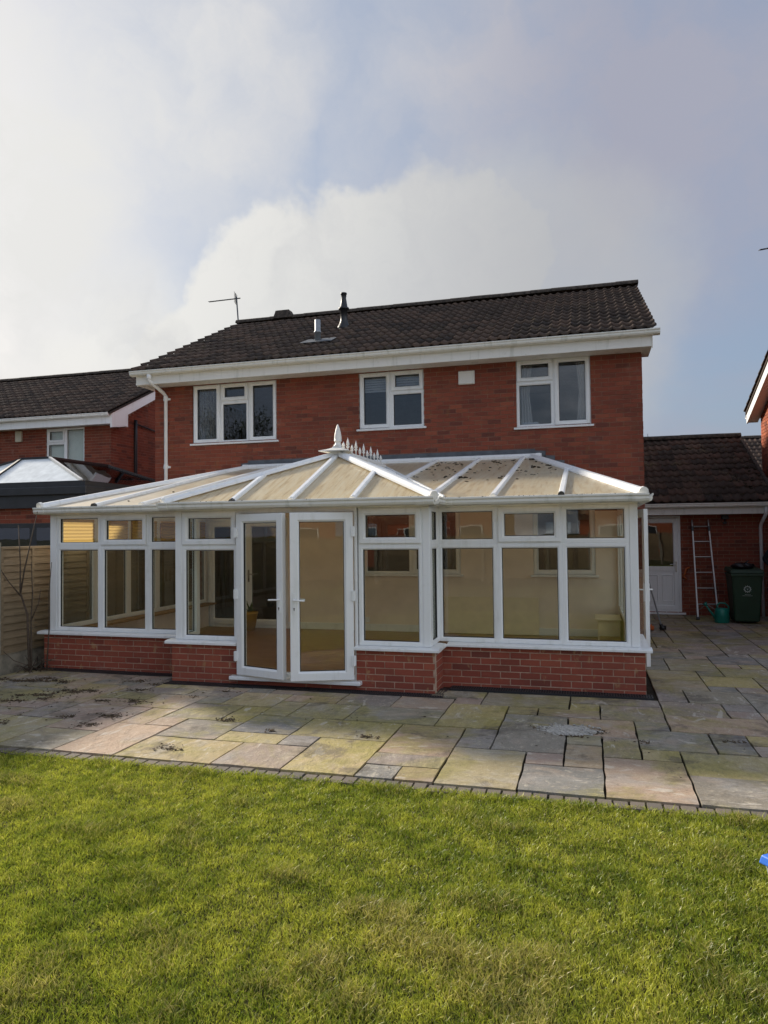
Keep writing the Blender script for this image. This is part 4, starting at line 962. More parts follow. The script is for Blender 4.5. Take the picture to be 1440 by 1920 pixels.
# finial and cresting
mb = MB(); c = [(AX-.22, AY-.22, AZ+.035), (AX+.22, AY-.22, AZ+.035), (AX+.13, AY+.22, AZ+.035), (AX-.13, AY+.22, AZ+.035)]
prof = [(1.0, 0), (1.0, .012), (.62, .032), (.34, .056), (.24, .085)]
for s_, h in prof: mb.v += [(AX+(x-AX)*s_, AY-.02+(y-AY+.02)*s_, z+h) for x, y, z in c]
for k in range(len(prof)-1):
    for j in range(4): mb.f.append((k*4+j, k*4+(j+1) % 4, k*4+4+(j+1) % 4, k*4+4+j))
mb.f.append((3, 2, 1, 0)); n_ = len(prof)*4-4; mb.f.append((n_, n_+1, n_+2, n_+3)); fin = mb.build('finial_base', 'white_old', cons, bevel=.006)
mb = MB(); mb.lathe((AX, AY-.02, AZ+.115), [(.060, 0), (.058, .02), (.042, .028), (.040, .065), (.053, .072), (.053, .082), (.050, .085), (.052, .12), (.046, .17), (.031, .235), (.012, .295), (.0, .315)], 16); mb.build('finial', 'white_old', fin, True)
cr = MB(); cr.box(AX-.010, AY+.06, AZ+.05, AX+.010, YV-.02, AZ+.085); cro = cr.build('cresting', 'white_old', cons)
for k in range(11):
    y = AY+.22+.19*k
    if y > YV-.02: break
    h = 1.0 if k % 2 else .62; mb = MB(); mb.lathe((AX, y, AZ+.085), [(.009, 0), (.009, .05*h), (.028, .075*h), (.012, .09*h), (.026, .105*h), (.016, .15*h), (.0, .215*h)], 8); mb.build('cresting_spike', 'white_old', cro, True)
# ---- things standing in and on the conservatory
t = tag(MB().box(-2.45, 12.470, .032, -.83, 12.500, .665).build('wall_panel', 'panel_cream', None, bevel=.004), 'low cream board leaning on the wall behind the right-hand conservatory windows', 'board')
mb = MB(); mb.box(.12, 11.55, .031, .44, 12.1, .42); mb.box(.08, 11.5, .42, .46, 12.15, .445); t = tag(mb.build('small_cabinet', 'panel_cream', None, bevel=.004), 'small cream cabinet in the right corner inside the conservatory', 'cabinet')
t = tag(MB().box(.13, 11.0, .031, .43, 11.4, .20).build('cardboard_box', 'cardboard', None, bevel=.005), 'low tan box on the floor before the small cream cabinet', 'box')
t = thing('potted_plant', (-6.02, 12.1, .031), 'leafy plant in a yellow pot before the inner patio doors', 'plant'); mb = MB(); mb.lathe((-6.02, 12.1, .031), [(.10, 0), (.15, .30), (.16, .31), (.16, .34), (.14, .34), (.12, .30)], 14); mb.build('pot', 'yellow', t, True)
mb = MB(); r_ = random.Random(4)
for k in range(26):
    a, e, l_ = r_.uniform(0, 6.28), r_.uniform(.5, 1.4), r_.uniform(.10, .24); p = Vector((-6.02, 12.1, .34)); d = Vector((math.cos(a)*math.cos(e), math.sin(a)*math.cos(e), math.sin(e))); s_ = d.cross(Vector((0, 0, 1))).normalized()*.022
    mb.poly([p+d*l_*.3, p+d*l_*.7+s_, p+d*l_*1.1, p+d*l_*.7-s_])
mb.build('foliage', 'leafg', t)
mb = MB(); mb.lathe((-6.62, 10.9, .031), [(.05, 0), (.09, .05), (.10, .09), (.085, .09), (.05, .03)], 12); tag(mb.build('bowl', 'white', None, True), 'small white bowl on the conservatory floor near the left windows', 'bowl')
# moss clumps fallen on the right-hand roof
mb = MB(); r_ = random.Random(21); k = 0
while k < 120:
    x, y = r_.uniform(-2.6, .2), r_.uniform(9.6, 12.2)
    if y > hipx_right(x)-.1 or (x < EM1 and y < EYS+(EM1-x)/(EM1-AX)*(YV-EYS)+.15): continue
    if r_.random() > (y-9.0)/3: continue
    s_ = r_.uniform(.007, .024)*(1.7 if r_.random() < .15 else 1)
    for q in range(r_.choice((1, 1, 2, 3))): dx, dy = r_.gauss(0, s_*1.1), r_.gauss(0, s_*.6); mb.blobby((x+dx, y+dy, zf['lean'](x+dx, y+dy)+s_*.2), s_*r_.uniform(.5, 1.0), .45, k*5+q, .55)
    k += 1
for x, y in ((-5.9, 9.4), (-5.7, 8.9), (-5.2, 9.6), (-6.1, 8.6), (-5.5, 10.2)): mb.blobby((x, y, zf['lean'](x, y)+.006), .016, .6, k); k += 1
for k2 in range(420):                         # dirt line along the eaves
    x = r_.uniform(EXL+.4, EXR-.05); y0 = EYM if EM0+.1 < x < EM1-.1 else EYS
    if r_.random() < .35+.65*(x > -1.6): mb.blobby((x, y0+r_.uniform(-.006, .03), ZE+.006), r_.uniform(.004, .010), .5, k2)
tag(mb.build('roof_moss', 'moss'), 'dark moss clumps and grime scattered over the beige conservatory roof', 'moss', kind='stuff')

# ---- channel drain along the foot of the dwarf walls
def drain(x0, x1, y, label, dxy=None):
    t = thing('channel_drain', (x0, y, 0), label, 'drain', 'black drains along the conservatory')
    w_ = .165
    mb = MB(); mb.box(x0, y-w_, -.07, x1, y-.0, -.030); mb.box(x0, y-w_, -.0299, x1, y-w_+.016, .003); mb.box(x0, y-.016, -.0299, x1, y, .003); mb.box(x0, y-w_/2-.008, -.0299, x1, y-w_/2+.008, .002); mb.build('channel', 'drain', t)
    gm = MB(); x = x0+.004
    while x < x1-.01: gm.box(x, y-w_+.017, -.012, x+.013, y-w_/2-.009, .0015); gm.box(x, y-w_/2+.009, -.012, x+.013, y-.017, .0015); x += .028
    gm.build('grating', 'drain', t)['kind'] = 'stuff'
drain(XL-.02, XM0-.106, YL-.006, 'black channel drain along the foot of the left dwarf wall')
drain(XM0-.105, XM1+.105, YM-.006, 'black channel drain below the French doors')
drain(XM1+.106, XR+.06, YR-.006, 'black channel drain along the foot of the right dwarf wall')
for x0, y0, y1, lb in ((XM1+.004, YM-.005, YR-.175, 'short black drain cover at the inner corner right of the French doors'), (XM0-.104, YM-.005, YL-.175, 'short black drain cover at the inner corner left of the French doors')):
    mb = MB(); mb.box(x0, y0, -.05, x0+.10, y1, .0015)
    for q in range(3): mb.box(x0+.012+.03*q, y0+.01, .0016, x0+.024+.03*q, y1-.01, .004)
    tag(mb.build('drain_cover', 'drain'), lb, 'drain', 'black drains along the conservatory')

# ================================================================== NEIGHBOUR ON THE LEFT
LX1, LY = -12.10, 16.30; lh = thing('neighbour_house', (-17, LY, 0), 'red brick house with grey-brown roof beyond the fence on the left', 'house')
pl = Plane((0, LY, 0), (1, 0, 0), (0, -1, 0)); LW = (-14.15, -12.93, 3.57, 4.72)
mb = MB(); wall_boxes(mb, pl, -22, LX1, -.05, 4.9, [LW], -.28, -.002); lw_ = mb.build('wall', 'mortar', lh); bricks(lw_, pl, -17.2, LX1, 2.4, 4.73, [LW], 'brick_far', 300, d=(-.05, .003), seed=31)
mb = MB(); mb.box(LX1-.28, LY+.285, -.05, LX1-.006, 24, 4.9); mb.box(-22, 23.8, -.05, LX1-.285, 24, 4.9); mb.box(-22.2, LY, -.05, -22.005, 24, 4.9)
for xa in (LX1-.28, LX1-.006): mb.poly([(xa, LY, 4.9), (xa, 24, 4.9), (xa, 20.2, 7.0)])
gw = mb.build('outer_wall', 'mortar', lh); gp = Plane((LX1, LY, 0), (0, 1, 0), (1, 0, 0))
bricks(gw, gp, 0, 5.2, 2.4, 7.0, [], 'brick_far', 200, skip=lambda u, z: z > 4.72+u*.50, d=(-.04, .003), seed=33)
ws = glaze(lh, pl, [(LW[0], LW[0]+.60, LW[2], LW[2]+.76, 'fixed'), (LW[0], LW[0]+.60, LW[2]+.76, LW[3], 'sash'), (LW[0]+.60, LW[1], LW[2], LW[3], 'fixed')], glass='glass', dout=-.02)
mb = MB(); pl.box(mb, LW[0]+.05, LW[1]-.05, LW[2]+.02, LW[3]-.02, -.15, -.14); mb.build('window_blind', 'blindw', lh)
mb = MB(); pl.box(mb, LW[0]-.04, LW[1]+.04, LW[2]-.035, LW[2]-.001, -.04, .045); mb.build('sill', 'white', ws[0])
lEY, lEZ, lRY, lRZ = LY-.45, 5.0, LY+3.95, 7.12; q = math.hypot(lRY-lEY, lRZ-lEZ); lv = Vector((0, (lRY-lEY)/q, (lRZ-lEZ)/q)); lRX = LX1+.33
mb = MB()
for sgn, e in ((1, lEY), (-1, 2*lRY-lEY)): mb.hexa([(-22.3, e, lEZ-.06), (lRX, e, lEZ-.06), (lRX, lRY, lRZ-.06), (-22.3, lRY, lRZ-.06), (-22.3, e, lEZ-.012), (lRX, e, lEZ-.012), (lRX, lRY, lRZ-.012), (-22.3, lRY, lRZ-.012)])
lr = mb.build('roof', 'tile_far', lh)
tiles(lr, Vector((lRX-TW*31, lEY, lEZ))-lv*.03, (1, 0, 0), lv, 31, 14, 'tile_far', 300, 8); ridge_tiles(lr, (-22.3, lRY, lRZ+.05), (lRX, lRY, lRZ+.05), 'ridge')
mb = MB(); mb.box(-22.2, lEY+.06, 4.70, lRX-.06, lEY+.09, 4.975); mb.build('fascia', 'white', lh)
mb = MB(); mb.box(-22.2, lEY+.091, 4.735, lRX-.08, LY-.01, 4.745); mb.build('soffit', 'white', lh)
gutter(lh, (-22.3, lEY, 4.885), (lRX-.05, lEY, 4.885), 'white_old')
xa = lRX-.055; mb = MB(); mb.hexa([(xa, lEY+.09, 4.70), (xa+.03, lEY+.09, 4.70), (xa+.03, lRY, lRZ-.27), (xa, lRY, lRZ-.27), (xa, lEY+.09, 4.97), (xa+.03, lEY+.09, 4.97), (xa+.03, lRY, lRZ-.03), (xa, lRY, lRZ-.03)]); mb.build('barge_board', 'white', lh)
mb = MB(); mb.box(LX1+.003, lEY+.091, 4.705, xa, LY+.35, 4.73); mb.hexa([(xa-.02, lEY+.07, 4.60), (xa+.032, lEY+.07, 4.60), (xa+.032, lEY+.75, 4.72), (xa-.02, lEY+.75, 4.72), (xa-.02, lEY+.07, 4.98), (xa+.032, lEY+.07, 4.98), (xa+.032, lEY+.75, 5.30), (xa-.02, lEY+.75, 5.30)]); mb.build('box_end', 'white', lh)
mb = MB(); mb.tube([(LX1+.06, LY+1.0, 0), (LX1+.06, LY+1.0, 4.4), (LX1+.06, LY+1.0, 5.0)], .045, 8); mb.tube([(LX1+.06, LY+1.0, 4.9), (LX1+.06, LY+2.6, 4.75)], .02, 6); mb.build('soil_pipe', 'black', lh, True)
mb = MB(); pl.box(mb, -15.13, -14.92, 4.40, 4.70, .006, .07); mb.build('alarm_box', 'alarm', lh, bevel=.015)

# ---- flat-roofed garden room with a glass roof lantern beside it
OX, OY = -8.33, 10.52; og = thing('garden_room', (-10.5, OY, 0), 'flat-roofed black and brick garden room with glass roof lantern behind the fence', 'building')
mb = MB(); mb.box(-13.5, OY+.10, -.05, OX-.10, OY+.32, 2.40); mb.box(OX-.32, OY+.325, -.05, OX-.10, 16.2, 2.40); ow = mb.build('wall', 'mortar', og)
op = Plane((0, OY+.10, 0), (1, 0, 0), (0, -1, 0)); bricks(ow, op, -12.0, OX-.10, 2.04, 2.36, [], 'brick_far', 150, d=(-.05, .005), seed=41)
mb = MB(); op.box(mb, -12.6, OX-.32, .3, 2.03, .002, .02); mb.build('dark_window', 'charcoal', og)
for k in range(3): mb = MB(); op.box(mb, -11.8+1.2*k, -10.75+1.2*k, .5, 1.95, .021, .026); mb.build('pane', 'glass_dark', og)
mb = MB(); mb.box(-13.6, OY, 2.30, OX, 16.2, 2.52); mb.build('fascia', 'charcoal', og)
mb = MB(); mb.box(-13.65, OY-.05, 2.521, OX+.05, 16.2, 2.66); mb.build('parapet', 'charcoal', og, bevel=.012)
mb = MB(); mb.box(-13.6, OY-.0, 2.661, OX+.0, 16.2, 2.74); mb.build('flat_roof', 'charcoal', og)
l0, l1, k0, k1 = (-12.2, OY+.55), (OX-.52, 14.6), 2.745, 3.30
mb = MB(); mb.box(l0[0]-.06, l0[1]-.06, k0-.003, l1[0]+.06, l1[1]+.06, k0+.06); lan = mb.build('roof_lantern', 'black', og)
ra, rb_ = (-10.82, OY+1.6, k1), (-10.28, OY+1.6, k1); zz = k0+.06; F = [(l0[0], l0[1], zz), (l1[0], l0[1], zz), (l1[0], l1[1], zz), (l0[0], l1[1], zz)]; ym = (l0[1]+l1[1])/2
ra, rb_ = (-10.95, ym-.9, k1+.05), (-10.28, ym-.9, k1+.05); rc, rd = (-10.28, ym+.9, k1+.05), (-10.95, ym+.9, k1+.05)
for k, q in enumerate(([F[0], F[1], rb_, ra], [F[1], F[2], rc, rb_], [F[2], F[3], rd, rc], [F[3], F[0], ra, rd], [ra, rb_, rc, rd])): mb = MB(); mb.poly(q); mb.poly([(x, y, z-.012) for x, y, z in q][::-1]); mb.build('pane', 'lantern_glass' if k == 1 else 'lantern_sky_pale', lan)  # pale panes carry the sky's reflection in their colour; right pane is glass
for p, q, mt in ((F[0], ra, 'black'), (F[1], rb_, 'white_old'), (F[2], rc, 'black'), (F[3], rd, 'black'), (ra, rb_, 'black'), (rb_, rc, 'black'), (rc, rd, 'black'), (rd, ra, 'black'), ((-10.95, l0[1], zz), ra, 'black')): mb = MB(); mb.beam(p, q, .05, .04, lift=-.005); mb.build('lantern_bar', mt, lan)

# ================================================================== GARAGE ON THE RIGHT
GYW = 16.315; gar = thing('garage', (2.3, GYW, 0), 'single-storey brick garage with mossy tiled roof to the right of the house', 'garage')
pg = Plane((0, GYW, 0), (1, 0, 0), (0, -1, 0)); GDR = (1.0, 1.868, .05, 2.085)
mb = MB(); wall_boxes(mb, pg, .895, 3.75, -.05, 2.3, [GDR], -.25, -.002); gwall = mb.build('wall', 'mortar', gar); bricks(gwall, pg, .895, 3.75, 0, 2.25, [GDR], 'brick', 300, d=(-.05, .003), seed=51)
mb = MB(); mb.box(3.50, GYW+.255, -.05, 3.75, 22.3, 2.3); mb.box(.9, 22.1, -.05, 3.495, 22.3, 2.3)
for xa in (3.50, 3.75): mb.poly([(xa, GYW, 2.3), (xa, 22.3, 2.3), (xa, 19.3, 3.9)])
mb.build('outer_wall', 'brick', gar)
gEY, gEZ, gRY, gRZ = 15.86, 2.36, 19.3, 4.03; q = math.hypot(gRY-gEY, gRZ-gEZ); gv = Vector((0, (gRY-gEY)/q, (gRZ-gEZ)/q))
mb = MB()
for e in (gEY, 2*gRY-gEY): mb.hexa([(.90, e, gEZ-.06), (3.62, e, gEZ-.06), (3.62, gRY, gRZ-.06), (.90, gRY, gRZ-.06), (.90, e, gEZ-.012), (3.62, e, gEZ-.012), (3.62, gRY, gRZ-.012), (.90, gRY, gRZ-.012)])
gr = mb.build('roof', 'tile_mossy', gar); tiles(gr, Vector((.90+.08, gEY, gEZ))-gv*.03, (1, 0, 0), gv, 8, 11, 'tile_mossy', 300, 9)
ridge_tiles(gr, (.90, gRY, gRZ+.04), (3.62, gRY, gRZ+.04), 'ridge')
mb = MB(); r_ = random.Random(8)
for k in range(260):
    x, s_ = r_.uniform(2.1, 3.6), r_.uniform(.1, 3.2)
    if r_.random() > (x-2.0)/1.4*(1.1-s_/4.5): continue
    p = Vector((x, gEY, gEZ+.05))+gv*s_; mb.blobby(p, r_.uniform(.015, .04), .5, k)
mb.build('moss', 'moss', gr)['kind'] = 'stuff'
for k in range(10):
    p = Vector((3.60, gEY, gEZ+.03))+gv*(k*.345); mb = MB(); mb.beam(p, p+gv*.36, .06, .05, (0, -gv.z, gv.y)); mb.build('verge_tile', 'ridge', gr)
mb = MB(); mb.box(.90, gEY+.06, 2.10, 3.62, gEY+.085, 2.30); mb.build('fascia', 'white_old', gar); mb = MB(); mb.box(.90, gEY+.086, 2.105, 3.62, GYW-.01, 2.115); mb.build('soffit', 'white_old', gar)
gutter(gar, (.90, gEY, 2.235), (3.70, gEY, 2.235))
mb = MB(); mb.tube([(3.42, gEY+.02, 2.24), (3.42, gEY+.02, 2.10), (3.39, GYW-.12, 1.90), (3.39, GYW-.06, 1.82), (3.40, GYW-.06, 0)], .036, 8); mb.build('downpipe', 'white', gar, True)
# garage door: half glazed, panelled below
mb = MB(); pg.ring(mb, GDR[0], GDR[1], GDR[2], GDR[3], .055, -.06, .0); gdf = mb.build('door_frame', 'white', gar)
u0, u1, z0, z1 = GDR[0]+.055, GDR[1]-.055, GDR[2]+.055, GDR[3]-.055
mb = MB(); pg.ring(mb, u0, u1, z0, z1, .095, -.05, .012); pg.box(mb, u0+.09, u1-.09, .93, 1.02, -.045, .011); pg.box(mb, u0+.09, u1-.09, z0+.09, .931, -.045, -.008)
gd = mb.build('door', 'white', gar)
for a in (u0+.13, u0+.43):
    mb = MB(); pg.ring(mb, a, a+.22, z0+.18, .84, .022, -.008, .006); mb.build('door_panel', 'white', gd)
mb = MB(); pg.box(mb, u0+.093, u1-.093, 1.019, z1-.093, -.03, -.022); mb.build('pane', 'glass_dark', gd)
mb = MB(); pg.box(mb, u1-.06, u1-.03, .90, 1.12, .012, .022); mb.tube([pg.P(u1-.045, 1.06, .02), pg.P(u1-.045, 1.06, .06), pg.P(u1-.17, 1.06, .062)], .010, 6); mb.build('handle', 'steel', gd)
mb = MB(); pg.box(mb, GDR[0]-.05, GDR[1]+.07, .012, .05, -.03, .06); mb.build('door_sill', 'white', gdf)
mb = MB(); mb.box(.9, GYW+2.0, 0, 3.49, GYW+2.1, 2.2); mb.build('inner_partition', 'dark_room', gar)
mb = MB(); pg.box(mb, 2.66, 2.79, 2.00, 2.08, .004, .10); pg.box(mb, 2.69, 2.76, 1.90, 1.95, .004, .07); mb.tube([pg.P(2.725, 2.0, .04), pg.P(2.725, 1.95, .03)], .015, 6); tag(mb.build('security_lamp', 'black', None, bevel=.006), 'small black security lamp on the garage wall under the eave', 'lamp')

# ================================================================== HOUSES FURTHER RIGHT AND BEHIND
HXW = 4.02; rh = thing('gable_house', (HXW, 15, 0), 'sunlit orange brick house with white barge board at the right edge', 'house')
pq = Plane((HXW, 0, 0), (0, -1, 0), (-1, 0, 0)); yE, yR_ = 18.95, 14.8
mb = MB(); mb.hexa([(HXW+.008, 10.65, -.05), (HXW+.3, 10.65, -.05), (HXW+.3, yE, -.05), (HXW+.008, yE, -.05), (HXW+.008, 10.65, 4.75), (HXW+.3, 10.65, 4.75), (HXW+.3, yE, 4.75), (HXW+.008, yE, 4.75)])
for xa in (HXW+.008, HXW+.3): mb.poly([(xa, 10.65, 4.75), (xa, yE, 4.75), (xa, yR_, 6.22)])
mb.box(HXW+.301, yE-.3, -.05, 13, yE, 4.75); mb.box(HXW+.301, 10.65, -.05, 13, 10.95, 4.75); mb.box(13.0, 10.65, -.05, 13.3, yE, 4.75)
rw = mb.build('wall', 'mortar', rh); bricks(rw, pq, -yE, -10.65, 0, 6.9, [], 'brick_orange', 300, skip=lambda u, z: z > 4.66+(yE-abs(-u)) * .345 if -u > yR_ else z > 4.66+(-u-10.65)*.345, d=(-.04, .003), seed=61)
tt = (7.05-4.85)/(yE+.35-yR_); mb = MB()
for e in (yE+.35, 10.3): mb.hexa([(HXW-.27, e, 4.79), (13.5, e, 4.79), (13.5, yR_, 6.37), (HXW-.27, yR_, 6.37), (HXW-.27, e, 4.85), (13.5, e, 4.85), (13.5, yR_, 6.43), (HXW-.27, yR_, 6.43)])
rf = mb.build('roof', 'tile_far', rh); rvv = Vector((0, -(yE+.35-yR_), 1.58)).normalized()
tiles(rf, Vector((HXW-.30+TW*14, yE+.38, 4.85)), (-1, 0, 0), rvv, 14, 14, 'tile_far', 40, 12)
tiles(rf, Vector((HXW-.30, 10.27, 4.85)), (1, 0, 0), Vector((0, 4.5, 1.58)), 14, 14, 'tile_far', 0, 13); ridge_tiles(rf, (HXW-.3, yR_, 6.46), (13.5, yR_, 6.46), 'ridge')
xa = HXW-.25
for e in (yE+.33, 10.32):
    mb = MB(); mb.hexa([(xa, e, 4.58), (xa+.03, e, 4.58), (xa+.03, yR_, 6.14), (xa, yR_, 6.14), (xa, e, 4.80), (xa+.03, e, 4.80), (xa+.03, yR_, 6.365), (xa, yR_, 6.365)]); mb.build('barge_board', 'white', rh)
    mb = MB(); s_ = 1 if e > yR_ else -1; mb.hexa([(xa+.03, e, 4.60), (HXW+.0, e, 4.60), (HXW+.0, yR_, 6.14), (xa+.03, yR_, 6.14), (xa+.03, e, 4.615), (HXW+.0, e, 4.615), (HXW+.0, yR_, 6.155), (xa+.03, yR_, 6.155)]); mb.build('soffit', 'white', rh)
gutter(rh, (13.0, yE+.37, 4.70), (HXW-.26, yE+.37, 4.70), 'white', 1)
aerial('tv_aerial', (4.25, 14.8, 6.15), (4.25, 14.8, 7.17), (-1, 0, -.09), 1.16, 'television aerial at the right edge above the sunlit brick house')
aerial('tv_aerial', (2.07, 26.5, 4.42), (2.07, 26.5, 5.04), (-1, .1, 0), .42, 'small distant aerial above the garage roof', n=5)
fh = thing('distant_house', (4, 24.5, 0), 'distant house with dark tiled roof just above the garage ridge', 'house')
mb = MB(); mb.box(.6, 24.6, -.05, 9, 30, 3.3); mb.build('wall', 'brick', fh); mb = MB()
for e in (24.1, 31.0): mb.hexa([(.3, e, 3.28), (9.3, e, 3.28), (9.3, 27.4, 4.86), (.3, 27.4, 4.86), (.3, e, 3.34), (9.3, e, 3.34), (9.3, 27.4, 4.92), (.3, 27.4, 4.92)])
dr = mb.build('roof', 'tile_far', fh); tiles(dr, Vector((.3, 24.1, 3.34)), (1, 0, 0), Vector((0, 3.3, 1.6)), 27, 10, 'tile_far', 60, 14, clip=lambda p: True); ridge_tiles(dr, (.3, 27.4, 4.94), (9.3, 27.4, 4.94), 'ridge')

# ================================================================== FENCE, SHRUB, LITTER
FX = -7.52; posts = [7.74+1.86*k for k in range(-8, 4)]
pmb = MB(); pmb.hexa([(-.05, -.05, -.06), (.05, -.05, -.06), (.05, .05, -.06), (-.05, .05, -.06), (-.047, -.047, 1.72), (.047, -.047, 1.72), (.047, .047, 1.72), (-.047, .047, 1.72)]); pme_ = pmb.mesh('fence_post'); pme_.materials.append(M['concrete'])
FL_ = ['beside the bare shrub, nearest the conservatory corner', 'behind the left conservatory glazing', 'beyond the conservatory, towards the house']
slat = MB(); slat.hexa([(-.030, 0, 0), (-.012, 0, 0), (-.012, 1.74, 0), (-.030, 1.74, 0), (-.006, 0, .118), (.002, 0, .118), (.002, 1.74, .118), (-.006, 1.74, .118)]); slm = slat.mesh('slat'); slm.materials.append(M['fence'])
r_ = random.Random(77)
near = [k for k in range(len(posts)) if posts[k] < 7.5]
for k, y in enumerate(posts):
    far = y > 7.6; i_ = k-8
    t = thing('fence_panel', (FX, y, 0), ('weathered lap-board fence panel '+FL_[i_]) if 0 <= i_ < 3 else (('weathered lap-board fence panel beside the litter-strewn left end of the patio' if i_ == -1 else 'weathered lap-board fence panel where patio meets lawn on the left' if i_ == -2 else 'weathered lap-board fence panel along the left side of the lawn') if i_ < 0 else 'weathered lap-board fence panel beside the house wall'), 'fence', 'garden fence on the left')
    link('fence_post', pme_, t, Matrix.Translation((FX, y, 0)))
    mb = MB(); mb.box(FX-.02, y+.051, -.06, FX+.02, y+1.809, .235); mb.build('gravel_board', 'concrete', t)
    for s_ in range(14):
        link('slat', slm, t, Matrix.Translation((FX+.012+r_.uniform(-.003, .003), y+.06, .24+s_*.0985+r_.uniform(-.006, .006))) @ Matrix.Rotation(r_.uniform(-.004, .004), 4, 'X') @ Matrix.Rotation(R(180), 4, 'Z') @ Matrix.Translation((0, -1.74, 0)))
    for yy in (y+.07, y+.62, y+1.2, y+1.77): mb = MB(); mb.box(FX+.022, yy-.02, .24, FX+.05, yy+.02, 1.63); mb.build('batten', 'fence', t)
    mb = MB(); mb.box(FX-.03, y+.055, 1.631, FX+.055, y+1.805, 1.662); mb.build('capping', 'fence', t)
sh = thing('bare_shrub', (-7.18, 7.98, 0), 'leafless shrub with thin upright stems against the fence', 'shrub'); r_ = random.Random(5)
def stem(pts, r0, r1, parent=sh, nm='stem'):
    mb = MB(); n = len(pts); mb.tube(pts, [r0+(r1-r0)*k/(n-1) for k in range(n)], 6); return mb.build(nm, 'twig', parent, True)
B = Vector((-7.18, 7.98, -.05))
s1 = stem([B, B+Vector((-.03, .0, .5)), B+Vector((-.06, .02, .8)), B+Vector((-.16, .0, 1.10)), B+Vector((-.18, .02, 1.5)), B+Vector((-.22, .03, 2.0))], .019, .006)
stem([B+Vector((-.16, 0, 1.08)), B+Vector((-.12, .03, 1.4)), B+Vector((-.02, .05, 1.85)), B+Vector((.06, .06, 2.18))], .013, .004, s1, 'branch'); stem([B+Vector((-.15, 0, 1.05)), B+Vector((-.26, -.1, 1.25)), B+Vector((-.34, -.3, 1.60))], .012, .004, s1, 'branch')
s2 = stem([B+Vector((.02, 0, 0)), B+Vector((.01, .01, .5)), B+Vector((0, .02, .75)), B+Vector((.02, .02, 1.1)), B+Vector((-.02, .04, 1.5))], .014, .004)
stem([B+Vector((.0, .02, .73)), B+Vector((.09, .05, .95)), B+Vector((.12, .06, 1.15))], .008, .003, s2, 'branch')
s3 = stem([B+Vector((.16, .12, .02)), B+Vector((.2, .12, .6)), B+Vector((.19, .13, 1.1)), B+Vector((.23, .13, 1.5))], .010, .004)
for k in range(9): a = r_.uniform(0, 6.28); l_ = r_.uniform(.2, .5); stem([B+Vector((r_.uniform(-.15, .15), r_.uniform(-.15, .15), .04)), B+Vector((math.cos(a)*l_*.5, math.sin(a)*l_*.4, .1+r_.random()*.15)), B+Vector((math.cos(a)*l_, math.sin(a)*l_*.5, .06+r_.random()*.3))], .008, .003)
# dead leaves and moss swept into drifts on the paving
mb = MB(); r_ = random.Random(9)
drifts = [(-6.95, 7.45, .45, .12, 90), (-6.4, 7.55, .35, .10, 60), (-5.75, 7.05, .35, .13, 80), (-5.9, 6.75, .35, .10, 60), (-6.35, 6.5, .4, .08, 60), (-5.35, 7.75, .3, .1, 30), (-5.0, 7.3, .2, .06, 18), (-4.75, 6.75, .25, .08, 30), (-4.55, 6.2, .14, .08, 34), (-4.62, 5.85, .10, .05, 16), (-5.5, 5.75, .08, .05, 12), (-4.2, 7.4, .5, .3, 14), (-3.4, 6.35, .09, .06, 16), (-.45, 6.75, .08, .06, 8), (.06, 6.70, .08, .06, 9), (-.25, 6.56, .16, .03, 7), (-3.42, 5.42, .12, .06, 10), (-1.6, 6.4, 1.6, .8, 20), (1.0, 7.0, 1.5, 1.2, 18), (-7.1, 8.1, .3, .15, 60), (-5.2, 6.7, .6, .7, 40)]
for cx, cy, sx, sy, n in drifts:
    subs = [(r_.gauss(cx, sx*.5), r_.gauss(cy, sy*.5)) for _ in range(max(2, n//14))]
    for k in range(n*4):
        q = r_.choice(subs); x, y = (r_.gauss(q[0], .045), r_.gauss(q[1], .028)) if r_.random() < .75 else (r_.gauss(cx, sx*.7), r_.gauss(cy, sy*.8))
        if y > YL-.12 or (y > YM-.12 and XM0 < x < XM1): continue
        s_ = r_.uniform(.004, .013)*(1.6 if r_.random() < .08 else 1)
        if r_.random() < .3: mb.blobby((x, y, s_*.25), s_, .4, k, .6)
        else:
            a = r_.uniform(0, 6.28); c, d = math.cos(a)*s_*1.5, math.sin(a)*s_*1.5; h = r_.uniform(.004, .02)
            mb.poly([(x-c, y-d, .004), (x+d*.5, y-c*.5, h), (x+c, y+d, .005), (x-d*.5, y+c*.5, h*.6)])
tag(mb.build('leaf_litter', 'litter'), 'dark dead leaves and moss crumbs drifted on the paving', 'leaves', kind='stuff')
mb = MB(); n = 40; edge = [1+r_.uniform(-.22, .18) for _ in range(n)]
for k in range(n):                           # thin smear of set mortar with a broken edge, strewn with crumbs
    a, b_ = 2*math.pi*k/n, 2*math.pi*(k+1)/n; e0, e1 = edge[k], edge[(k+1) % n]
    for s0, s1, h0, h1 in ((0, .5, .012, .010), (.5, 1, .010, .003)):
        mb.poly([(-.20+.27*s_*math.cos(t_), 6.73+.18*s_*math.sin(t_), h) for s_, t_, h in ((s0*e0, a, h0), (s1*e0, a, h1), (s1*e1, b_, h1), (s0*e1, b_, h0))][(1 if s0 == 0 else 0):])
for k in range(110):
    a, q = r_.uniform(0, 6.28), r_.random()**.6; mb.blobby((-.20+.31*q*math.cos(a), 6.73+.20*q*math.sin(a), .010), r_.uniform(.005, .018), .5, k, .5)
tag(mb.build('mortar_rubble', 'rubble'), 'patch of crumbled pale mortar on the paving before the right windows', 'rubble', kind='stuff')

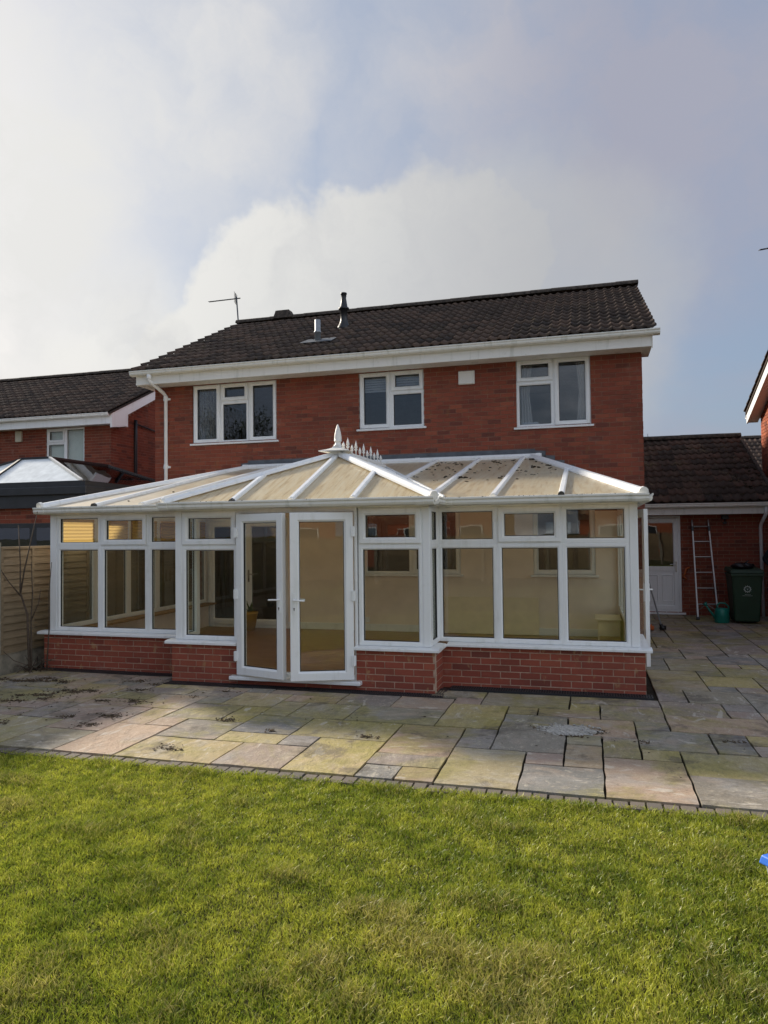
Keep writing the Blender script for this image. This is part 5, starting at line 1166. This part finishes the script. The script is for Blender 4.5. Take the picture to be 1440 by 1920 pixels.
# ================================================================== THINGS BY THE GARAGE
ld = thing('ladder', (2.22, 15.6, 0), 'aluminium ladder leaning on the garage wall beside the white door', 'ladder')
b0, t0 = Vector((2.06, 15.50, 0)), Vector((2.09, 16.27, 1.98)); b1, t1_ = Vector((2.44, 15.55, 0)), Vector((2.40, 16.27, 1.98))
for p, q in ((b0, t0), (b1, t1_)):
    mb = MB(); mb.beam(p+(q-p)*.13, q, .025, .055, (0, -1, .4)); o = mb.build('stile', 'alu', ld); mb = MB(); mb.beam(p, p+(q-p)*.14, .03, .06, (0, -1, .4)); mb.build('stile_foot', 'alu', o)
    mb = MB(); mb.beam(p-Vector((0, 0, 0)), p+(q-p)*.02, .06, .08, (0, -1, .4)); mb.build('rubber_foot', 'bag', o); mb = MB(); mb.beam(p+(q-p)*.88, p+(q-p)*.93, .035, .065, (0, -1, .4)); mb.build('hook', 'bag', o)
for k in range(6):
    f = .15+.157*k; mb = MB(); mb.tube([b0+(t0-b0)*f, b1+(t1_-b1)*f], .016, 8); mb.build('rung', 'alu', ld)
for p, q in ((b0, t0), (b1, t1_)):
    c = (b0+b1)/2+((t0+t1_)/2-(b0+b1)/2)*.15; mb = MB(); mb.beam(p+(q-p)*.08, c, .012, .012); mb.build('brace', 'alu', ld)

BX, BY = 2.86, 15.22; bn = thing('wheelie_bin', (BX, BY, 0), 'dark green wheelie bin with pale emblem beside the garage downpipe', 'bin')
mb = MB(); w0, w1, d0, d1 = .215, .275, .24, .33; zb, zt = .035, .96
mb.hexa([(BX-w0, BY-d0, zb), (BX+w0, BY-d0, zb), (BX+w0, BY+d0, zb), (BX-w0, BY+d0, zb), (BX-w1, BY-d1, zt), (BX+w1, BY-d1, zt), (BX+w1, BY+d1, zt), (BX-w1, BY+d1, zt)]); bdy = mb.build('body', 'bin', bn, bevel=.03)
mb = MB(); mb.hexa([(BX-.295, BY-.355, .955), (BX+.295, BY-.355, .955), (BX+.295, BY+.36, .975), (BX-.295, BY+.36, .975), (BX-.28, BY-.33, 1.02), (BX+.28, BY-.33, 1.02), (BX+.28, BY+.33, 1.06), (BX-.28, BY+.33, 1.06)]); mb.build('lid', 'bin', bn, bevel=.015)
mb = MB(); mb.box(BX-.285, BY-.345, .90, BX+.285, BY+.345, .953); mb.build('rim', 'bin', bn, bevel=.012); mb = MB(); mb.tube([(BX-.2, BY+.40, .98), (BX+.2, BY+.40, .98)], .016, 8); mb.build('handle', 'bin', bn)
for s_ in (-1, 1): mb = MB(); mb.tube([(BX+s_*.24, BY+.22, .10), (BX+s_*.29, BY+.22, .10)], .10, 16); mb.build('wheel', 'bag', bn)
def binpt(x, z, e=.004): f = (z-zb)/(zt-zb); return Vector((BX+x, BY-(d0+(d1-d0)*f)-e, z))
mb = MB(); zc_ = .66; n = 24
for k in range(n):
    a, b_ = 2*math.pi*k/n, 2*math.pi*(k+1)/n; mb.poly([binpt(r__*math.cos(t_), zc_+r__*math.sin(t_)) for r__, t_ in ((.042, a), (.058, a), (.058, b_), (.042, b_))])
for k in range(12):
    a = 2*math.pi*k/12; mb.poly([binpt(r__*math.cos(t_), zc_+r__*math.sin(t_)) for r__, t_ in ((.060, a-.13), (.060, a+.13), (.076, a))])
mb.poly([binpt(x, zc_+z) for x, z in ((-.018, .012), (-.006, .012), (0, -.002), (.006, .012), (.018, .012), (.002, -.022), (-.002, -.022))]); mb.build('emblem', 'print', bdy)
mb = MB()
for z, w_ in ((.555, .045), (.53, .085)):
    x = -w_
    while x < w_: l_ = random.uniform(.008, .02); mb.poly([binpt(a, b_) for a, b_ in ((x, z), (x+l_, z), (x+l_, z+.009), (x, z+.009))]); x += l_+.006
mb.build('small_print', 'print', bdy)
mb = MB(); mb.blobby((BX-.06, BY-.05, 1.085), .15, .42, 3, .3); mb.blobby((BX+.06, BY, 1.085), .14, .4, 5, .3); mb.tube([(BX+.0, BY-.08, 1.13), (BX+.07, BY-.1, 1.19)], .012, 6); tag(mb.build('bin_bag', 'bag', None, True), 'crumpled black bag lying on the green bin lid', 'bag')
CX, CY = 2.44, 15.13; wc = thing('watering_can', (CX, CY, 0), 'teal plastic watering can between the ladder and the bin', 'watering can')
mb = MB(); mb.lathe((CX, CY, .0), [(.125, 0), (.135, .02), (.130, .10), (.135, .11), (.125, .22), (.11, .27), (.085, .275), (.08, .25)], 18); mb.build('body', 'teal', wc, True)
mb = MB(); mb.tube([(CX-.08, CY, .27), (CX-.08, CY, .33), (CX-.03, CY, .375), (CX+.06, CY, .37), (CX+.12, CY, .31), (CX+.125, CY, .2)], .016, 8); mb.build('handle', 'teal', wc, True)
mb = MB(); mb.tube([(CX-.10, CY-.02, .07), (CX-.2, CY-.05, .2), (CX-.28, CY-.07, .33)], [.03, .02, .016], 8); mb.tube([(CX-.275, CY-.068, .32), (CX-.31, CY-.08, .37)], [.018, .045], 10); mb.build('spout', 'teal', wc, True)
def tool(base, top, headmat, label, grip):
    base, top = Vector(base), Vector(top); t = thing('garden_tool', base, label, 'tool'); d = (top-base).normalized()
    mb = MB(); mb.tube([base+d*.08, top], .013, 8); mb.build('shaft', 'galv', t); mb = MB(); mb.blobby(base+Vector((0, 0, .05)), .07, .7, 2, .25); mb.tube([base+d*.05, base+d*.14], .03, 8); mb.build('head', headmat, t, True)
    mb = MB(); mb.tube([top-d*.22, top], .02, 8); mb.build('grip', grip, t)
tool((1.03, 13.62, 0), (.925, 13.05, 1.08), 'orange', 'grey-shafted long garden tool with orange head leaning at the house corner', 'yellowp')
tool((1.24, 13.70, 0), (.935, 13.25, 1.12), 'bag', 'grey-shafted long garden tool with black head leaning at the house corner', 'bag')
mb = MB(); mb.tube([(2.03, GYW-.03, 1.00), (1.96, GYW-.04, .97), (1.93, GYW-.04, .86), (1.90, GYW-.045, .82)], .022, 8); mb.tube([(1.90, GYW-.045, .82), (1.97, GYW-.04, .74)], .018, 8); tag(mb.build('hand_tool', 'orange', None, True), 'small orange-handled tool hanging on the garage wall left of the ladder', 'tool')
# storage tub at the right edge of the lawn
tb = thing('storage_tub', (1.05, 3.64, 0), 'milky plastic storage tub with bright blue lid on the lawn at the right edge', 'box')
rz = Matrix.Translation((1.05, 3.64, 0)) @ Matrix.Rotation(R(38), 4, 'Z'); X = lambda x, y, z: tuple(rz @ Vector((x, y, z)))
mb = MB(); mb.hexa([X(-.15, -.21, -.01), X(.15, -.21, -.01), X(.15, .21, -.01), X(-.15, .21, -.01), X(-.185, -.25, .25), X(.185, -.25, .25), X(.185, .25, .25), X(-.185, .25, .25)]); mb.build('tub', 'clear_tub', tb, bevel=.02)
mb = MB(); mb.hexa([X(-.20, -.265, .245), X(.20, -.265, .245), X(.20, .265, .245), X(-.20, .265, .245), X(-.19, -.255, .285), X(.19, -.255, .285), X(.19, .255, .285), X(-.19, .255, .285)]); mb.hexa([X(-.14, -.20, .2851), X(.14, -.20, .2851), X(.14, .20, .2851), X(-.14, .20, .2851), X(-.13, -.19, .295), X(.13, -.19, .295), X(.13, .19, .295), X(-.13, .19, .295)]); mb.build('lid', 'blue', tb, bevel=.008)

# ---- person at the right edge, dark clothes, hand on hip
def skin_figure(name, verts, edges, radii, root, mt, parent, sub=2):
    me = bpy.data.meshes.new(name); me.from_pydata([tuple(v) for v in verts], edges, []); me.materials.append(M[mt]); o = link(name, me, parent)
    md = o.modifiers.new('skin', 'SKIN'); md.use_smooth_shade = True
    for k, r__ in enumerate(radii):
        me.skin_vertices[0].data[k].radius = r__ if isinstance(r__, tuple) else (r__, r__); me.skin_vertices[0].data[k].use_root = (k == root)
    s_ = o.modifiers.new('sub', 'SUBSURF'); s_.levels = s_.render_levels = sub; return o
PX, PY = 3.60, 15.42
pe = thing('person', (PX, PY, 0), 'person in black clothes standing at the right edge by the bin', 'person')
def W(x, y, z): return (PX+x, PY+y, z)
V = [W(0, 0, .95), W(0, 0, 1.10), W(0, .01, 1.28), W(0, .01, 1.43), W(0, .0, 1.52), W(0, -.01, 1.60),
     W(.10, 0, .90), W(.11, -.01, .50), W(.11, .02, .10), W(.115, -.10, .05), W(-.10, 0, .90), W(-.12, -.02, .50), W(-.14, .02, .10), W(-.15, -.10, .05),
     W(.19, .01, 1.41), W(.25, .03, 1.14), W(.24, -.06, .90), W(-.19, .01, 1.41), W(-.33, .05, 1.20), W(-.21, -.10, 1.05)]
Ed = [(0, 1), (1, 2), (2, 3), (3, 4), (4, 5), (0, 6), (6, 7), (7, 8), (8, 9), (0, 10), (10, 11), (11, 12), (12, 13), (3, 14), (14, 15), (15, 16), (3, 17), (17, 18), (18, 19)]
Rd = [(.155, .115), (.145, .105), (.17, .12), (.13, .09), .06, .055, .095, .07, .05, .04, .095, .07, .05, .04, .068, .052, .042, .068, .052, .042]
skin_figure('body', V, Ed, Rd, 0, 'cloth', pe)
mb = MB(); prof = [(.045, 0), (.062, .03), (.074, .09), (.078, .14), (.072, .19), (.05, .225), (.0, .24)]; mb.lathe((PX, PY-.01, 1.555), prof, 16)
mb.tube([W(0, -.083, 1.665), W(0, -.10, 1.645), W(0, -.086, 1.64)], [.008, .014, .010], 6)
for s_ in (-1, 1): mb.blobby(W(s_*.078, .0, 1.665), .022, 1.2, 3, .1); mb.blobby(W(s_*.03, -.066, 1.68), .011, .8, 4, .05)
mb.tube([W(-.022, -.070, 1.615), W(.022, -.070, 1.615)], .006, 6); hd = mb.build('head', 'skin', pe, True)
mb = MB(); mb.lathe((PX, PY+.008, 1.665), [(.084, .0), (.087, .05), (.080, .09), (.055, .125), (.0, .14)], 16); mb.build('hair', 'hair', hd, True)
for s_, hx, hy, hz_, dx, dz in ((1, .24, -.07, .89, 0, -1), (-1, -.20, -.11, 1.04, .6, -.5)):
    mb = MB(); d = Vector((dx, -.15, dz)).normalized(); p = Vector(W(hx, hy, hz_)); sdv = d.cross(Vector((0, 1, 0))).normalized()
    mb.tube([p, p+d*.05, p+d*.09], [.026, .036, .032], 8)
    for k in range(4): a = p+d*.085+sdv*(-.027+.018*k); mb.tube([a, a+d*(.035+.006*(k in (1, 2)))-Vector((0, .008, 0)), a+d*.062-Vector((0, .022, 0))], [.0095, .009, .007], 6)
    a = p+d*.04-sdv*.03; mb.tube([a, a+d*.025-sdv*.02, a+d*.055-sdv*.022], [.011, .010, .008], 6); mb.build('hand', 'skin', pe, True)

# ---- garden tree behind the camera, mirrored in the upper left window
def tree(name, x, y, h, cr, n, label, seed):
    t = thing(name, (x, y, -.1), label, 'tree'); r_ = random.Random(seed); mb = MB(); mb.tube([(x, y, -.1), (x+.1, y, h*.3), (x, y+.1, h*.6), (x, y, h*.85)], [.22, .17, .10, .03], 8); tips = []
    for k in range(16):
        a, z = r_.uniform(0, 6.28), h*r_.uniform(.28, .8); l_ = cr*r_.uniform(.5, 1.0)*(1.15-z/h*.7); e = Vector((x+math.cos(a)*l_, y+math.sin(a)*l_, z+h*.14)); mb.tube([(x, y, z), ((x+e.x)/2, (y+e.y)/2, z+h*.04), e], [.06, .04, .012], 5); tips.append((e, l_*.5)); tips.append((Vector(((x+e.x)/2, (y+e.y)/2, z+h*.08)), l_*.45))
    tips.append((Vector((x, y, h*.92)), cr*.35)); mb.build('trunk', 'bark', t, True)
    g_ = np.random.default_rng(seed); per = n//len(tips); vs, fs = [], []
    for c, q in tips:
        P = g_.normal(0, q*.48, (per, 3))+np.array(c)
        for p in P:
            d = Vector(g_.normal(0, 1, 3)).normalized(); s_ = d.cross(Vector((.3, .2, 1))).normalized(); l_ = .045+.035*g_.random(); p = Vector(p); i = len(vs)
            vs += [tuple(p-d*l_), tuple(p+s_*l_*.5), tuple(p+d*l_), tuple(p-s_*l_*.5)]; fs.append((i, i+1, i+2, i+3))
    me = bpy.data.meshes.new('crown'); me.from_pydata(vs, [], fs); me.materials.append(M['leaf']); link('crown', me, t)
tree('garden_tree', -19.5, -11.0, 9.5, 3.2, 18000, 'dark leafy tree mirrored in the upper left house window', 4)
tree('garden_tree', -14.0, -16.0, 7.2, 2.8, 11000, 'smaller dark tree mirrored low in the upper left house window', 5)

# ================================================================== BEHIND THE CAMERA (mirrored in the panes)
for k in range(8):
    x = -7.4+1.86*k; t = thing('fence_panel', (x, -9.1, 0), 'lap-board fence panel closing the garden behind the lawn', 'fence', 'fence at the far end of the lawn')
    link('fence_post', pme_, t, Matrix.Translation((x, -9.1, 0)))
    for s_ in range(14): mb = None; link('slat', slm, t, Matrix.Translation((x+1.80, -9.085, .10+s_*.1085)) @ Matrix.Rotation(R(90), 4, 'Z'))
def back_house(x0, x1, y, label):
    t = thing('brick_house', ((x0+x1)/2, y, 0), label, 'house'); mb = MB(); mb.box(x0, y-7.5, -.1, x1, y, 4.8)
    for xa in (x0, x1): mb.poly([(xa, y, 4.8), (xa, y-7.5, 4.8), (xa, y-3.75, 6.8)])
    mb.build('wall', 'brick_orange', t); mb = MB()
    for e in (y+.4, y-7.9): mb.hexa([(x0-.2, e, 4.78), (x1+.2, e, 4.78), (x1+.2, y-3.75, 6.85), (x0-.2, y-3.75, 6.85), (x0-.2, e, 4.84), (x1+.2, e, 4.84), (x1+.2, y-3.75, 6.91), (x0-.2, y-3.75, 6.91)])
    mb.build('roof', 'tile_far', t); pb_ = Plane((0, y, 0), (1, 0, 0), (0, 1, 0))
    for u in (x0+1.0, (x0+x1)/2-.6, x1-2.3):
        for z in (.95, 3.4):
            mb = MB(); pb_.ring(mb, u, u+1.3, z, z+1.15, .07, .002, .03); o = mb.build('window', 'white', t); mb = MB(); pb_.box(mb, u+.07, u+1.23, z+.07, z+1.08, .004, .012); mb.build('pane', 'charcoal', o)
back_house(-13.5, -4.5, -22, 'brick house beyond the lawn, mirrored faintly left in the conservatory glass'); back_house(-.5, 9.0, -24, 'brick house beyond the lawn, mirrored faintly right in the conservatory glass')
rh.location.z -= .22
